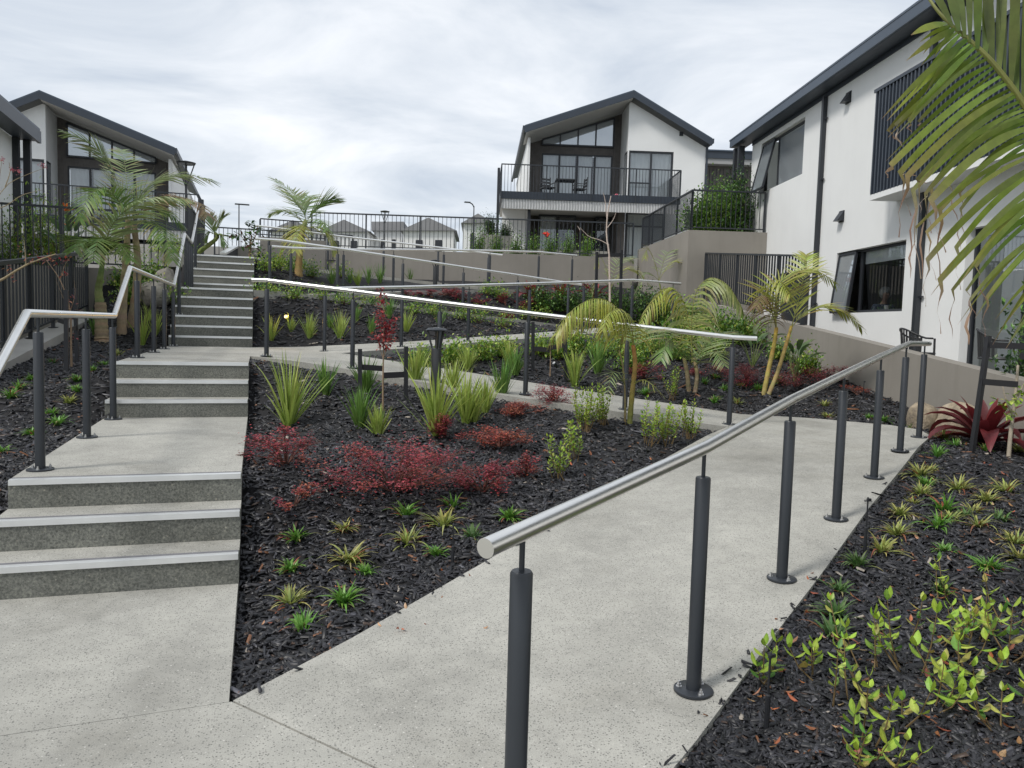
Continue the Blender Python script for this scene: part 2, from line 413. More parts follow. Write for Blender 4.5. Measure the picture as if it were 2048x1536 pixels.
# first piece: wedge from the joint to the ramp, then the ramp itself
w0 = tuple(np.array([0.012, -1.455])+j2*0.01); w1 = tuple(np.array([0.012, -1.455])+j2*6.9)
strip_slab('ramp', [(x, y_, zr1(x, y_)) for x, y_ in r1L], [(x, y_, zr1(x, y_)) for x, y_ in [(w0[0]+j2[0]*1.6, w0[1]+j2[1]*1.6)]+[(1.62, -2.25)]+r1R[2:]], 40)
flat_slab('path', [(0.012+j2[0]*1.615, -1.455+j2[1]*1.615), (0.012+j2[0]*6.9, -1.455+j2[1]*6.9), (4.3, -7.0), (1.20, -2.58), (1.60, -2.27)], 0.0)
flat_slab('landing', [(5.075, 2.9), (6.97, 1.962), (7.3, 2.45), (7.26, 2.85), (6.71, 3.59), (6.01, 4.07)], 0.46)
r2F = [(0.0, 6.1, Z2), (0.61, 5.80, 0.975), (1.21, 5.45, 0.90), (2.04, 4.85, 0.785), (2.83, 4.30, 0.69), (3.49, 3.85, 0.62), (4.32, 3.32, 0.535), (5.07, 2.905, 0.46)]
r2B = [(1.30, 7.58, Z2), (2.05, 7.18, 0.93), (2.75, 6.72, 0.85), (3.43, 6.22, 0.76), (4.15, 5.62, 0.67), (4.85, 5.05, 0.59), (5.5, 4.5, 0.52), (6.01, 4.07, 0.46)]
strip_slab('ramp', r2F, r2B, 30)
r3F = [(1.30, 7.60, Z2), (2.5, 8.08, 1.11), (3.75, 8.58, 1.215), (5.0, 8.98, 1.31), (6.2, 9.36, 1.41), (7.45, 9.75, 1.52)]
r3B = [(0.0, 9.425, Z2), (0.8, 9.52, 1.04), (2.55, 9.80, 1.15), (4.0, 10.2, 1.26), (5.6, 10.7, 1.385), (7.2, 11.25, 1.52)]
strip_slab('ramp', r3F, r3B, 26)
flat_slab('landing', [(SX0, YS[5]+0.03), (-0.002, YS[5]+0.03), (-0.002, 6.1), (1.295, 7.585), (-0.002, 9.42), (SX0, 9.427)], Z2)
flat_slab('landing', [(0.0, 6.105), (1.297, 7.59), (0.003, 9.42)], Z2-0.002)
flat_slab('landing', [(7.452, 9.75), (8.8, 10.1), (9.3, 11.4), (8.8, 13.3), (7.4, 13.6), (7.2, 12.2), (7.202, 11.25)], 1.52)
r4F = [(0.003, 11.08, Z3), (0.65, 11.25, Z3-0.005), (2.2, 11.47, 1.92), (4.0, 11.75, 1.775), (5.6, 11.97, 1.65), (7.198, 12.2, 1.52)]
r4B = [(1.0, 12.82, Z3), (2.0, 12.9, 1.965), (3.4, 13.05, 1.845), (4.8, 13.25, 1.735), (6.2, 13.4, 1.62), (7.398, 13.6, 1.52)]
strip_slab('ramp', r4F, r4B, 26)
r5F = [(1.0, 12.84, Z3), (2.3, 13.35, 2.14), (4.0, 14.0, 2.29), (5.9, 14.65, 2.42), (7.3, 15.1, 2.5)]
r5B = [(0.0, 13.06, Z3), (1.3, 14.1, 2.1), (3.0, 15.0, 2.26), (5.0, 15.9, 2.40), (6.8, 16.6, 2.5)]
strip_slab('ramp', r5F, r5B, 26)
flat_slab('landing', [(SX0, YS[11]+0.03), (-0.002, YS[11]+0.03), (-0.002, 13.06), (SX0, 13.072)], Z3)
flat_slab('landing', [(0.001, 11.085), (0.998, 12.83), (0.001, 13.055)], Z3-0.002)
flat_slab('landing', [(7.302, 15.1), (8.7, 15.5), (9.4, 17.2), (7.2, 18.4), (6.802, 16.6)], 2.5)
strip_slab('ramp', [(0.0, 17.75, 3.0), (2.4, 17.45, 2.83), (4.8, 17.1, 2.66), (6.98, 16.7, 2.5)], [(0.0, 19.2, 3.0), (2.4, 18.9, 2.83), (4.8, 18.6, 2.66), (7.2, 18.4, 2.5)], 16)
flat_slab('landing', [(-2.2, YS[16]+0.03), (0.0, YS[16]+0.03), (0.0, 21), (-2.2, 21)], Z4)
flat_slab('landing', [(SX0, YS[2]+0.03), (-0.002, YS[2]+0.03), (-0.002, YS[3]), (SX0, YS[3])], Z1)
# the four flights, each step its own part with an aluminium nosing
def flight(i0, i1, label):
    fl = thing('stair_flight', label, 'stairs', ((SX0+SX1)/2, YS[i0], R_*i0)); o = np.array(fl.location)
    for i in range(i0, i1):
        z = R_*(i+1); y0 = YS[i]; y1 = YS[i+1] if i < i1-1 else y0+0.03
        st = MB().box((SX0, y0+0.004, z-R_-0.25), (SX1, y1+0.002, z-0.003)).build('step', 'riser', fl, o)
        loc = np.array((0, 0, 0))
        MB().box((SX0, y0+0.05+0.032, z-0.003), (SX1, y1+0.001, z)).build('tread', 'concrete', st, o)
        nb = MB(); nb.box((SX0+0.004, y0-0.004, z-0.030), (SX1-0.004, y0+0.004, z+0.003)); nb.box((SX0+0.004, y0+0.004, z-0.002), (SX1-0.004, y0+0.042, z+0.0035))
        nb.build('nosing', 'alu', st, o)
        MB().box((SX0+0.004, y0+0.042, z-0.003), (SX1-0.004, y0+0.082, z+0.0025)).build('grip_strip', 'grip', st, o)
    return fl
flight(0, 3, 'lowest flight of three concrete steps with silver nosings, nearest the camera')
flight(3, 6, 'second flight of three concrete steps with silver nosings, above the lower landing')
flight(6, 12, 'third flight of six concrete steps with silver nosings, above the ramp junction')
flight(12, 17, 'topmost flight of five concrete steps with silver nosings, at the stair head')
slabs.append(np.array([(SX0, -0.05), (SX1, -0.05), (SX1, 14.5), (SX0, 14.5)]))

# ------------------------------------------------------------------ garden bed terrain
ctl = []
def cedge(pts, dz=-0.05, n=12, off=(0, 0)):
    for q in resample(pts, n): ctl.append((q[0]+off[0], q[1]+off[1], q[2]+dz))
prof = [(-0.9, -0.0), (0.0, 0.0), (YS[2]+0.3, Z1), (YS[3]-0.1, Z1), (YS[5]+0.3, Z2), (YS[6]-0.05, Z2), (YS[11]+0.35, Z3), (YS[12]-0.05, Z3), (YS[16]+0.3, Z4), (17.5, 2.95)]
cedge([(0.04, y_, z) for y_, z in prof[:5]], -0.075, 16)
cedge([(0.04, y_, z) for y_, z in [(9.43, Z2), (11.3, Z3)]], -0.09, 6)
cedge([(0.04, y_, z) for y_, z in [(13.1, Z3), (14.6, Z4), (17.6, 3.0)]], -0.07, 7)
cedge([(SX0-0.03, y_, z) for y_, z in prof], -0.07, 26)
cedge([(-2.78, 0, 0.25), (-2.78, 6.0, 0.77), (-2.78, 9.27, 1.08), (-2.78, 12.0, 1.5)], 0, 12)
ctl += [(-2.78, 12.4, 2.0), (-2.0, 12.4, 2.25), (-1.7, 11.5, 1.98), (-2.3, 11.3, 1.7), (-4.5, 0, 0.2), (-4.5, 6, 0.7), (-4.5, 10, 1.2)]
cedge([(x, y_, zr1(x, y_)) for x, y_ in r1L], -0.035, 14)
cedge([(x, y_, zr1(x, y_)) for x, y_ in r1R[1:]], -0.035, 14)
cedge([(6.97, 1.96, 0.46), (7.3, 2.45, 0.46), (7.26, 2.85, 0.46), (6.71, 3.59, 0.46), (6.01, 4.07, 0.46)], -0.035, 8)
cedge(r2F, -0.085, 12); cedge(r2B, -0.03, 12); cedge(r3F, -0.085, 12); cedge(r3B, -0.02, 12); cedge(r4F, -0.08, 12); cedge(r4B, -0.03, 10); cedge(r5F, -0.08, 10)
cedge(r5B, -0.03, 10); cedge([(0.1, 17.7, 3.0), (6.9, 16.7, 2.5)], -0.08, 8); cedge([(0.1, 19.2, 3.0), (7.2, 18.4, 2.5)], -0.02, 8)
cedge([(8.8, 10.1, 1.52), (9.3, 11.4, 1.52), (8.8, 13.3, 1.52)], -0.02, 5); cedge([(8.7, 15.5, 2.5), (9.4, 17.2, 2.5)], -0.02, 4)
for s, z in ((7, .30), (8.5, .36), (9.3, .42), (10.2, .50), (11.1, .62), (13, .85), (15, 1.08), (17, 1.3), (19.5, 1.5), (21.2, 1.65)): ctl.append((*SL(s, 5.9, 0)[:2], z))
for s, z in ((21.5, 1.75), (24, 2.3), (27.7, 2.9)): ctl.append((*SL(s, 5.5, 0)[:2], z))
for l in (-8, -5, -2, 1, 4): ctl.append((*SL(27.6, l, 0)[:2], 3.0))
ctl += [(4.2, -3.2, .14), (6.2, -1.6, .28), (7.6, 0.2, .36), (3.0, -4.6, .03), (6, -4.5, .1), (9, -1, .4), (-2, 21, 2.95), (-6, 21, 2.95)]
C = np.array(ctl)
def _phi(r2): return 0.5*r2*np.log(r2+1e-9)
nC = len(C); K = _phi(((C[:, None, :2]-C[None, :, :2])**2).sum(-1)) + np.eye(nC)*0.04
Pm = np.c_[np.ones(nC), C[:, :2]]
A = np.block([[K, Pm], [Pm.T, np.zeros((3, 3))]]); wts = np.linalg.solve(A, np.r_[C[:, 2], 0, 0, 0])
GX0, GX1, GY0, GY1, GR = -4.6, 13.0, -6.0, 24.5, 0.1
gx = np.arange(GX0, GX1+1e-6, GR); gy = np.arange(GY0, GY1+1e-6, GR)
XX, YY = np.meshgrid(gx, gy)
Q = np.c_[XX.ravel(), YY.ravel()]
ZZ = np.empty(len(Q))
for i in range(0, len(Q), 8000):
    q = Q[i:i+8000]; ZZ[i:i+8000] = _phi(((q[:, None]-C[None, :, :2])**2).sum(-1))@wts[:nC] + wts[nC] + q@wts[nC+1:]
ZZ = np.clip(ZZ, -0.3, 3.4).reshape(XX.shape)
ZZ += 0.012*np.sin(XX*5.1+1.3*np.sin(YY*3.7))*np.cos(YY*4.3+0.7)
def gz(x, y_):
    fx = np.clip((np.asarray(x, float)-GX0)/GR, 0, len(gx)-1.001); fy = np.clip((np.asarray(y_, float)-GY0)/GR, 0, len(gy)-1.001)
    ix = fx.astype(int); iy = fy.astype(int); a = fx-ix; b_ = fy-iy
    return ZZ[iy, ix]*(1-a)*(1-b_)+ZZ[iy, ix+1]*a*(1-b_)+ZZ[iy+1, ix]*(1-a)*b_+ZZ[iy+1, ix+1]*a*b_
def inpoly(x, y_, poly):
    r = np.zeros(np.shape(x), bool); n = len(poly); j = n-1
    for i in range(n):
        xi, yi = poly[i]; xj, yj = poly[j]
        c_ = ((yi > y_) != (yj > y_)) & (x < (xj-xi)*(y_-yi)/(yj-yi+1e-12)+xi); r ^= c_; j = i
    return r
def paved(x, y_):
    r = np.zeros(np.shape(x), bool)
    for p_ in slabs: r |= inpoly(x, y_, p_)
    return r
ZT = ZZ.copy(); pv = paved(XX, YY)
ZT[pv] -= 0.10
# keep the terrain clear of every slab vertex neighbourhood
nbm = pv.copy()
mbt = MB(); ny, nx = ZT.shape
ids = np.arange(nx*ny).reshape(ny, nx)
fs = np.stack([ids[:-1, :-1], ids[:-1, 1:], ids[1:, 1:], ids[1:, :-1]], -1).reshape(-1, 4)
# leave out what lies beyond the walls
cx = (XX[:-1, :-1]+GR/2).ravel(); cy = (YY[:-1, :-1]+GR/2).ravel()
ss = (cx-CAM[0])*dd[0]+(cy-CAM[1])*dd[1]; ll = (cx-CAM[0])*nn[0]+(cy-CAM[1])*nn[1]
keep = ~((ll > 6.0) & (ss > 3)) & ~((ll > 5.7) & (ss > 21.4)) & (ss < 28) & ~((cx < -2.9) & (cy > 0.0)) & ~((cx < 6) & (cy < -1.3) & (cx-0.0 < 0.0)) & ~((cx < -1.5) & (cy > 12.5))
me = bpy.data.meshes.new('garden_bed'); me.from_pydata(np.c_[XX.ravel(), YY.ravel(), ZT.ravel()].tolist(), [], fs[keep].tolist()); me.update()
me.materials.append(MAT['soil']); me.polygons.foreach_set('use_smooth', [True]*len(me.polygons))
ob = bpy.data.objects.new('garden_bed', me); COL.objects.link(ob); struct(ob)
def gp(px, py):
    """where the line of sight through a photo pixel meets the planted slope"""
    d = ray(px, py); ts = np.arange(1.2, 34, 0.01); P = CAM+d[None]*ts[:, None]
    h = P[:, 2]-gz(P[:, 0], P[:, 1]); k = np.where(h < 0)[0]
    k = k[0] if len(k) else int(np.argmin(h))
    q = P[k].copy(); q[2] = float(gz(q[0], q[1])); return q
def onramp_free(q): return q

# far ground sheet reaching the horizon
mb = MB(); rows_ = [(-300, -0.8), (4, -0.8), (12, -0.2), (20, 1.6), (27, 2.1), (60, 2.2), (3000, 2.2)]
vs = [(x, y_, z) for y_, z in rows_ for x in (-3000, 3000)]
mb.add(vs, [(2*i, 2*i+1, 2*i+3, 2*i+2) for i in range(len(rows_)-1)]); struct(mb.build('ground', 'far_ground'))

# bark mulch: real chips, one mass
def chips(n, xr, yr, near, sc_):
    x = RNG.uniform(*xr, n); y_ = RNG.uniform(*yr, n)
    dx_ = x-CAM[0]; dy_ = y_-CAM[1]; dist = np.hypot(dx_, dy_)
    ang = np.arctan2(dx_, dy_)-YAW
    s_ = dx_*dd[0]+dy_*dd[1]; l_ = dx_*nn[0]+dy_*nn[1]
    k = (np.abs(ang) < 0.82) & (dist > near[0]) & (dist <= near[1]) & (l_ < 5.88) & ~((l_ > 5.5) & (s_ > 21.2)) & ~((x < 0) & (y_ < 0.05)) & ~((y_ < -1.42) & (x < 1.3)) & (x > -2.78) & (s_ < 27.6) & ~((x < -1.3) & (y_ > 12.3))
    x, y_ = x[k], y_[k]
    pvd = paved(x, y_); sh = RNG.normal(0, 0.035, (len(x), 2)); stray = pvd & ~paved(x+sh[:, 0], y_+sh[:, 1]) & (RNG.random(len(x)) < 0.12) & (near[1] < 7.5) & ~((x < 0.05) | (y_ > 3.0))
    k = ~pvd | stray; x, y_ = x[k], y_[k]; lift = np.where(stray[k], 0.030, 0.0)
    # thin out a hair's breadth along the paving so that the edge stays ragged but clean
    m_ = len(x); z = gz(x, y_)+lift
    L = RNG.gamma(4.0, 0.0125, m_).clip(0.016, 0.12)*sc_; W = L*RNG.uniform(0.07, 0.22, m_).clip(0, 1)+0.0015; H = RNG.uniform(0.002, 0.0055, m_)*sc_
    yaw = RNG.uniform(0, 2*PI, m_); til = RNG.normal(0, 0.28, m_); rol = RNG.normal(0, 0.45, m_)
    tmpl = np.array([(-1, -.6, -1), (1, -.45, -1), (1, .4, -1), (-1, .6, -1), (-.86, -.5, 1), (.8, -.35, 1), (.9, .3, 1), (-.8, .5, 1)], float)
    V = tmpl[None]*np.stack([L/2, W, H], -1)[:, None, :]
    V += RNG.normal(0, 1, V.shape)*np.stack([L*.05, W*.12, H*.25], -1)[:, None, :]
    cr_, sr = np.cos(rol), np.sin(rol); ct, st = np.cos(til), np.sin(til); cyw, syw = np.cos(yaw), np.sin(yaw)
    X, Y, Z = V[..., 0], V[..., 1], V[..., 2]
    Y, Z = Y*cr_[:, None]-Z*sr[:, None], Y*sr[:, None]+Z*cr_[:, None]
    X, Z = X*ct[:, None]-Z*st[:, None], X*st[:, None]+Z*ct[:, None]
    X, Y = X*cyw[:, None]-Y*syw[:, None], X*syw[:, None]+Y*cyw[:, None]
    X = X+x[:, None]; Y = Y+y_[:, None]; Z = Z+(z+RNG.uniform(0.002, 0.020, m_))[:, None]
    br = np.exp(RNG.normal(0, 0.55, m_))
    c_ = np.stack([0.0165*br, 0.0165*br, 0.0195*br], -1)
    brn = RNG.random(m_) < 0.035; c_[brn] = (0.055, 0.034, 0.024); hot = RNG.random(m_) < 0.006; c_[hot] = (0.17, 0.075, 0.035)
    pale = RNG.random(m_) < 0.003; c_[pale] = (0.34, 0.30, 0.25)
    return np.stack([X, Y, Z], -1).reshape(-1, 3), np.repeat(c_, 8, 0)
blk = [chips(60000, (1.0, 6), (-4.4, 0.2), (1.2, 4.6), 0.95), chips(60000, (1.0, 5), (-4.4, -1.0), (1.2, 3.6), 0.8), chips(190000, (-3, 9), (-5, 4), (1.2, 7.0), 1.0), chips(75000, (-3, 11), (-1, 10), (7.0, 11.5), 1.25), chips(60000, (-3, 12), (3, 19), (11.5, 20), 1.7)]
V = np.concatenate([a for a, _ in blk]); Cc = np.concatenate([c_ for _, c_ in blk]); nch = len(V)//8
ft = np.array([(4, 5, 6, 7), (0, 1, 5, 4), (1, 2, 6, 5), (2, 3, 7, 6), (3, 0, 4, 7)])
Fc = (ft[None]+(np.arange(nch)*8)[:, None, None]).reshape(-1, 4)
me = bpy.data.meshes.new('bark_mulch'); me.vertices.add(len(V)); me.vertices.foreach_set('co', V.ravel().astype(np.float32))
me.loops.add(Fc.size); me.loops.foreach_set('vertex_index', Fc.ravel().astype(np.int32))
me.polygons.add(len(Fc)); me.polygons.foreach_set('loop_start', (np.arange(len(Fc))*4).astype(np.int32)); me.polygons.foreach_set('loop_total', np.full(len(Fc), 4, np.int32))
me.update(calc_edges=True); me.validate()
ca = me.color_attributes.new('tint', 'FLOAT_COLOR', 'POINT'); ca.data.foreach_set('color', np.c_[Cc, np.ones(len(Cc))].astype(np.float32).ravel())
me.materials.append(MAT['bark_chip']); ob = bpy.data.objects.new('bark_mulch', me); COL.objects.link(ob)
ob['kind'] = 'stuff'; ob['label'] = 'black bark chip mulch covering the sloping garden beds'; ob['category'] = 'mulch'
print('chips', nch)

# ------------------------------------------------------------------ terraces and retaining walls
def sl_box(mb, s0, s1, l0, l1, z0, z1):
    pts = [SL(s0, l0, z0), SL(s0, l1, z0), SL(s1, l1, z0), SL(s1, l0, z0)]; mb.poly(pts, (0, 0, z1-z0)); return mb
struct(sl_box(MB(), 28.0, 60, -14, 5.3, 1.5, 3.96).build('terrace', 'paving'))
struct(sl_box(MB(), 21.56, 60, 5.75, 16, 1.5, 4.14).build('terrace', 'paving'))
struct(MB().box((-22, 12.72, 0.6), (-2.25, 60, 2.28)).build('terrace', 'paving'))
struct(sl_box(MB(), 2, 21.3, 6.15, 7.66, 0.0, 0.84).build('patio', 'paving'))

def wall_things():
    o = SL(27.8, 0, 2.4)
    w = tag(sl_box(MB(), 27.8, 28.0, -6.2, 5.35, 2.4, 4.02).build('retaining_wall', 'beige_wall', None, o), 'long beige retaining wall below the central house, behind the upper ramps', 'wall')
    o = SL(21.3, 5.55, 1.0)
    mb = MB()
    mb.poly([SL(21.3, 5.55, 1.0), SL(28.2, 5.55, 1.0), SL(28.2, 5.55, 4.34), SL(21.3, 5.55, 4.22)], nn*0.2)
    sl_box(mb, 21.3, 21.5, 5.75, 7.695, 1.0, 4.22)
    tag(mb.build('retaining_wall', 'beige_wall', None, o), 'tall beige corner retaining wall under the leafy hedge, beside the white building', 'wall')
    o = SL(8, 5.9, 0)
    zt = lambda s: 1.07+(s-8.3)*0.0972
    mb = MB(); mb.poly([SL(2.5, 5.9, -0.3), SL(21.28, 5.9, -0.3), SL(21.28, 5.9, zt(21.28)), SL(2.5, 5.9, zt(2.5))], nn*0.22)
    tag(mb.build('garden_wall', 'beige_wall', None, o), 'low beige garden wall with sloping top along the white building', 'wall')
    # left kerb wall
    mb = MB(); mb.poly([(-3.15, 0.5, -0.3), (-3.15, 12.5, -0.3), (-3.15, 12.5, 1.56), (-3.15, 6.2, 0.895), (-3.15, 0.5, 0.36)], (0.37, 0, 0))
    tag(mb.build('kerb_wall', 'kerb', None, (-3, 6, 0.4)), 'low pale concrete kerb wall under the slatted fence on the left', 'wall')
    tag(MB().box((-22, 12.5, 0.4), (-1.62, 12.7, 2.40)).build('retaining_wall', 'beige_wall', None, (-5, 12.5, 0.4)), 'low beige wall under the railing left of the stairs', 'wall')
    o = at(590, 507, 25.5)
    a = at(520, 507, 25.0); b = at(650, 507, 25.8)
    mb = MB(); mb.poly([(a[0], a[1], 2.4), (b[0], b[1], 2.4), (b[0], b[1], 4.1), (a[0], a[1], 4.1)], (0.05, 0.22, 0))
    tag(mb.build('retaining_wall', 'beige_wall', None, (a[0], a[1], 2.4)), 'short beige wall behind the palm at the head of the stairs', 'wall')
wall_things()

# ------------------------------------------------------------------ fences
FENCE_MESH = {}
def fence(name, label, pts, height, post_every=1.9, spacing=0.11, bal=0.016, railw=0.05, bottom=0.09, postw=0.05, mat='powder', plates=False, post_top=0.0):
    """pts: list of base points of the run; every baluster and post is a part"""
    root = thing(name, label, 'fence', pts[0]); o = np.array(pts[0], float)
    for a, b in zip(pts[:-1], pts[1:]):
        a = np.array(a, float); b = np.array(b, float); d = b-a; Lh = math.hypot(d[0], d[1]); u = d/Lh
        rz = math.atan2(d[1], d[0])
        MB().bar(a+(0, 0, height-railw*0.4), b+(0, 0, height-railw*0.4), railw*1.1, railw*0.8).build('top_rail', mat, root, o)
        MB().bar(a+(0, 0, bottom), b+(0, 0, bottom), 0.035, 0.03).build('bottom_rail', mat, root, o)
        npst = max(1, int(round(Lh/post_every)))
        key = ('post', round(height, 2), postw, mat)
        for k in range(npst+1):
            q = a+d*k/npst
            if key not in FENCE_MESH:
                FENCE_MESH[key] = MB().box((-postw/2, -postw/2, -0.02), (postw/2, postw/2, height-railw*0.8+post_top)).build('post', mat, root); ob = FENCE_MESH[key]; ob.location = q-o; ob.rotation_euler = (0, 0, rz)
            else: ob = inst(FENCE_MESH[key], 'post', root, q-o, rz)
            if plates:
                kp = ('plate', mat)
                if kp not in FENCE_MESH:
                    FENCE_MESH[kp] = MB().box((-0.075, -0.06, 0), (0.075, 0.06, 0.012)).build('base_plate', mat, ob)
                else: inst(FENCE_MESH[kp], 'base_plate', ob, (0, 0, 0))
        nb = int(Lh/spacing); hb = height-railw*0.8-bottom; key = ('bal', round(hb, 2), bal, mat)
        pset = [k/npst*Lh for k in range(npst+1)]
        for k in range(1, nb):
            t_ = Lh*k/nb
            if min(abs(t_-p_) for p_ in pset) < postw*0.7: continue
            q = a+u*t_
            if key not in FENCE_MESH:
                FENCE_MESH[key] = MB().box((-bal/2, -bal/2, bottom), (bal/2, bal/2, bottom+hb)).build('baluster', mat, root); ob = FENCE_MESH[key]; ob.location = q-o; ob.rotation_euler = (0, 0, rz)
            else: inst(FENCE_MESH[key], 'baluster', root, q-o, rz)
    return root
fence('railing', 'long dark baluster railing on the beige wall in front of the central house', [SL(27.9, -5.9, 4.02), SL(27.9, 5.3, 4.02)], 1.22, 2.0, 0.145, 0.018, 0.055)
fence('railing', 'dark baluster railing around the hedge terrace beside the white building', [SL(28.0, 5.65, 4.34), SL(21.42, 5.65, 4.22), SL(21.42, 7.64, 4.22)], 1.10, 1.65, 0.125, 0.018, 0.05)
fence('slatted_fence', 'grey slatted fence standing on the low garden wall by the white building', [SL(14.6, 6.02, 1.07+(14.6-8.3)*0.0972), SL(21.2, 6.02, 1.07+(21.2-8.3)*0.0972)], 1.30, 1.32, 0.150, 0.028, 0.05, 0.16, 0.05, plates=True)
fence('slatted_fence', 'dark slatted fence on the kerb wall left of the stairs', [(-3.05, 4.6, 0.745), (-3.05, 8.4, 1.13), (-3.05, 12.4, 1.552)], 1.16, 1.3, 0.165, 0.020, 0.07, 0.12, 0.05, mat='powder', plates=True)
fence('railing', 'thin dark baluster railing on the low wall below the left house', [(-7.2, 12.6, 2.40), (-1.68, 12.6, 2.40)], 1.15, 1.9, 0.128, 0.018, 0.05)
a = at(520, 507, 25.1); b = at(650, 507, 25.9)
fence('railing', 'short baluster railing behind the palm at the stair head', [(a[0], a[1]+0.1, 4.1), (b[0], b[1]+0.1, 4.1)], 0.6, 1.2, 0.12, 0.018, 0.045)
fence('railing', 'dark railing panels at the top of the stairs, left side', [(-1.42, 14.5, 2.9), (-1.42, 19.6, 2.98)], 1.15, 1.7, 0.105, 0.03, 0.05, 0.1, 0.06, mat='charcoal')
a = onz(440, 520, 2.6); 
fence('railing', 'far dark railing beyond the stair head', [(-1.3, 23.5, 3.5), (0.9, 23.5, 3.5), (3.2, 23.5, 3.5)], 1.0, 1.8, 0.13, 0.02, 0.05)

# ------------------------------------------------------------------ handrails
POST = {}
def post_at(root, o, base, h, plate=True):
    key = round(h, 2)
    loc = np.array(base, float)-o
    if key not in POST:
        p_ = smooth_by(MB().lathe([(0.030, 0.0), (0.030, h-0.006), (0.026, h)], 18).build('post', 'powder', root)); p_.location = loc
        rod = smooth_by(MB().lathe([(0.008, h), (0.008, h+0.10)], 8).build('rod', 'powder', p_))
        pl = smooth_by(MB().lathe([(0.079, 0.0), (0.079, 0.009), (0.076, 0.011)], 28).build('base_plate', 'powder', p_))
        bolts = []
        for k in range(3):
            an = 0.5+k*2*PI/3; x, y_ = 0.058*math.cos(an), 0.058*math.sin(an)
            bolts.append(MB().lathe([(0.013, 0.011), (0.013, 0.014), (0.0085, 0.014), (0.0085, 0.024), (0.005, 0.024), (0.005, 0.034)], 6, (x, y_, 0)).build('bolt', 'galv', p_))
        POST[key] = (p_, [('rod', rod), ('base_plate', pl)]+[('bolt', b_) for b_ in bolts])
        return p_
    src, subs = POST[key]
    p_ = inst(src, 'post', root, loc)
    for nm, s_ in subs: inst(s_, nm, p_, (0, 0, 0))
    return p_
def handrail(label, railpts, posts, hz=0.985, rad=0.0255, hp=0.875):
    o = np.array(posts[0], float) if posts else np.array(railpts[0], float)
    root = thing('handrail', label, 'handrail', o)
    rl = smooth_by(MB().tube(railpts, rad, 20).build('rail', 'stainless', root, o), 35)
    for b_ in posts: post_at(root, o, b_, hp)
    return root
HZ = 0.99
def pl(x, y_, z): return np.array((x, y_, z))
# ramp 1, right hand side
p1 = [(0.755, -2.755, 0.0), (1.78, -1.95, 0.062), (2.84, -1.08, 0.145), (3.84, -0.31, 0.248), (4.87, 0.48, 0.34), (5.79, 1.17, 0.445), (6.72, 1.88, 0.46)]
p1 = [(x, y_, zr1(x, y_)) for x, y_, z in p1]
u1 = np.array(p1[1])-np.array(p1[0]); u1 /= np.linalg.norm(u1)
rail1 = [np.array(p1[0])-u1*0.165+(0, 0, HZ-0.012)]+[np.array(q)+(0, 0, HZ) for q in p1[1:6]]+[pl(5.92, 1.27, 0.46+HZ), pl(6.95, 2.05, 0.455+HZ)]
handrail('stainless handrail on dark posts beside the lowest ramp, nearest the camera', rail1, p1)
# ramp 2
p2 = [(0.2, 6.16, 1.02), (1.25, 5.62, 0.905), (2.25, 5.02, 0.785), (3.2, 4.42, 0.68), (4.2, 3.72, 0.565), (5.2, 3.08, 0.46)]
rail2 = [pl(0.02, 6.28, 1.02+HZ), pl(0.2, 6.16, 1.02+HZ)]+[np.array(q)+(0, 0, HZ) for q in p2[1:]]+[pl(5.44, 2.98, 0.455+HZ)]
handrail('stainless handrail on dark posts crossing the middle of the garden, above the bollard light', rail2, p2)
p3 = [(1.09, 8.10, 1.02), (2.36, 8.42, 1.105), (3.64, 8.95, 1.21), (4.9, 9.32, 1.31), (6.15, 9.70, 1.415), (7.36, 10.04, 1.52), (8.45, 10.33, 1.52)]
rail3 = [pl(1.0, 8.06, 1.02+HZ)]+[np.array(q)+(0, 0, HZ) for q in p3]+[pl(8.65, 10.38, 1.52+HZ)]
handrail('stainless handrail along the front of the third ramp, behind the red-leaved sapling', rail3, p3)
p4 = [(0.3, 11.45, Z3), (1.6, 11.6, 1.965), (2.95, 11.8, 1.86), (4.3, 12.0, 1.75), (5.6, 12.2, 1.65), (6.9, 12.4, 1.54)]
rail4 = [pl(0.03, 11.42, Z3+HZ), pl(0.5, 11.48, Z3+HZ)]+[np.array(q)+(0, 0, HZ) for q in p4[1:]]+[pl(7.24, 12.45, 1.52+HZ)]
handrail('stainless handrail sloping down right from the landing below the topmost steps', rail4, p4)
p5 = [(0.75, 13.0, Z3), (1.9, 13.45, 2.11), (3.1, 13.95, 2.215), (4.4, 14.4, 2.32), (5.7, 14.85, 2.41), (7.2, 15.35, 2.5), (8.3, 15.7, 2.5)]
rail5 = [pl(0.35, 12.9, Z3+HZ)]+[np.array(q)+(0, 0, HZ) for q in p5]+[pl(8.45, 15.75, 2.5+HZ)]
handrail('stainless handrail nearly level in front of the long beige wall', rail5, p5)
p6 = [(0.35, 17.95, 3.0), (1.9, 17.75, 2.87), (3.4, 17.55, 2.765), (4.9, 17.35, 2.66), (6.3, 17.1, 2.55)]
rail6 = [pl(0.0, 18.0, 3.02+HZ)]+[np.array(q)+(0, 0, HZ) for q in p6]+[pl(6.7, 17.05, 2.52+HZ)]
handrail('uppermost stainless handrail sloping down from the stair head', rail6, p6)
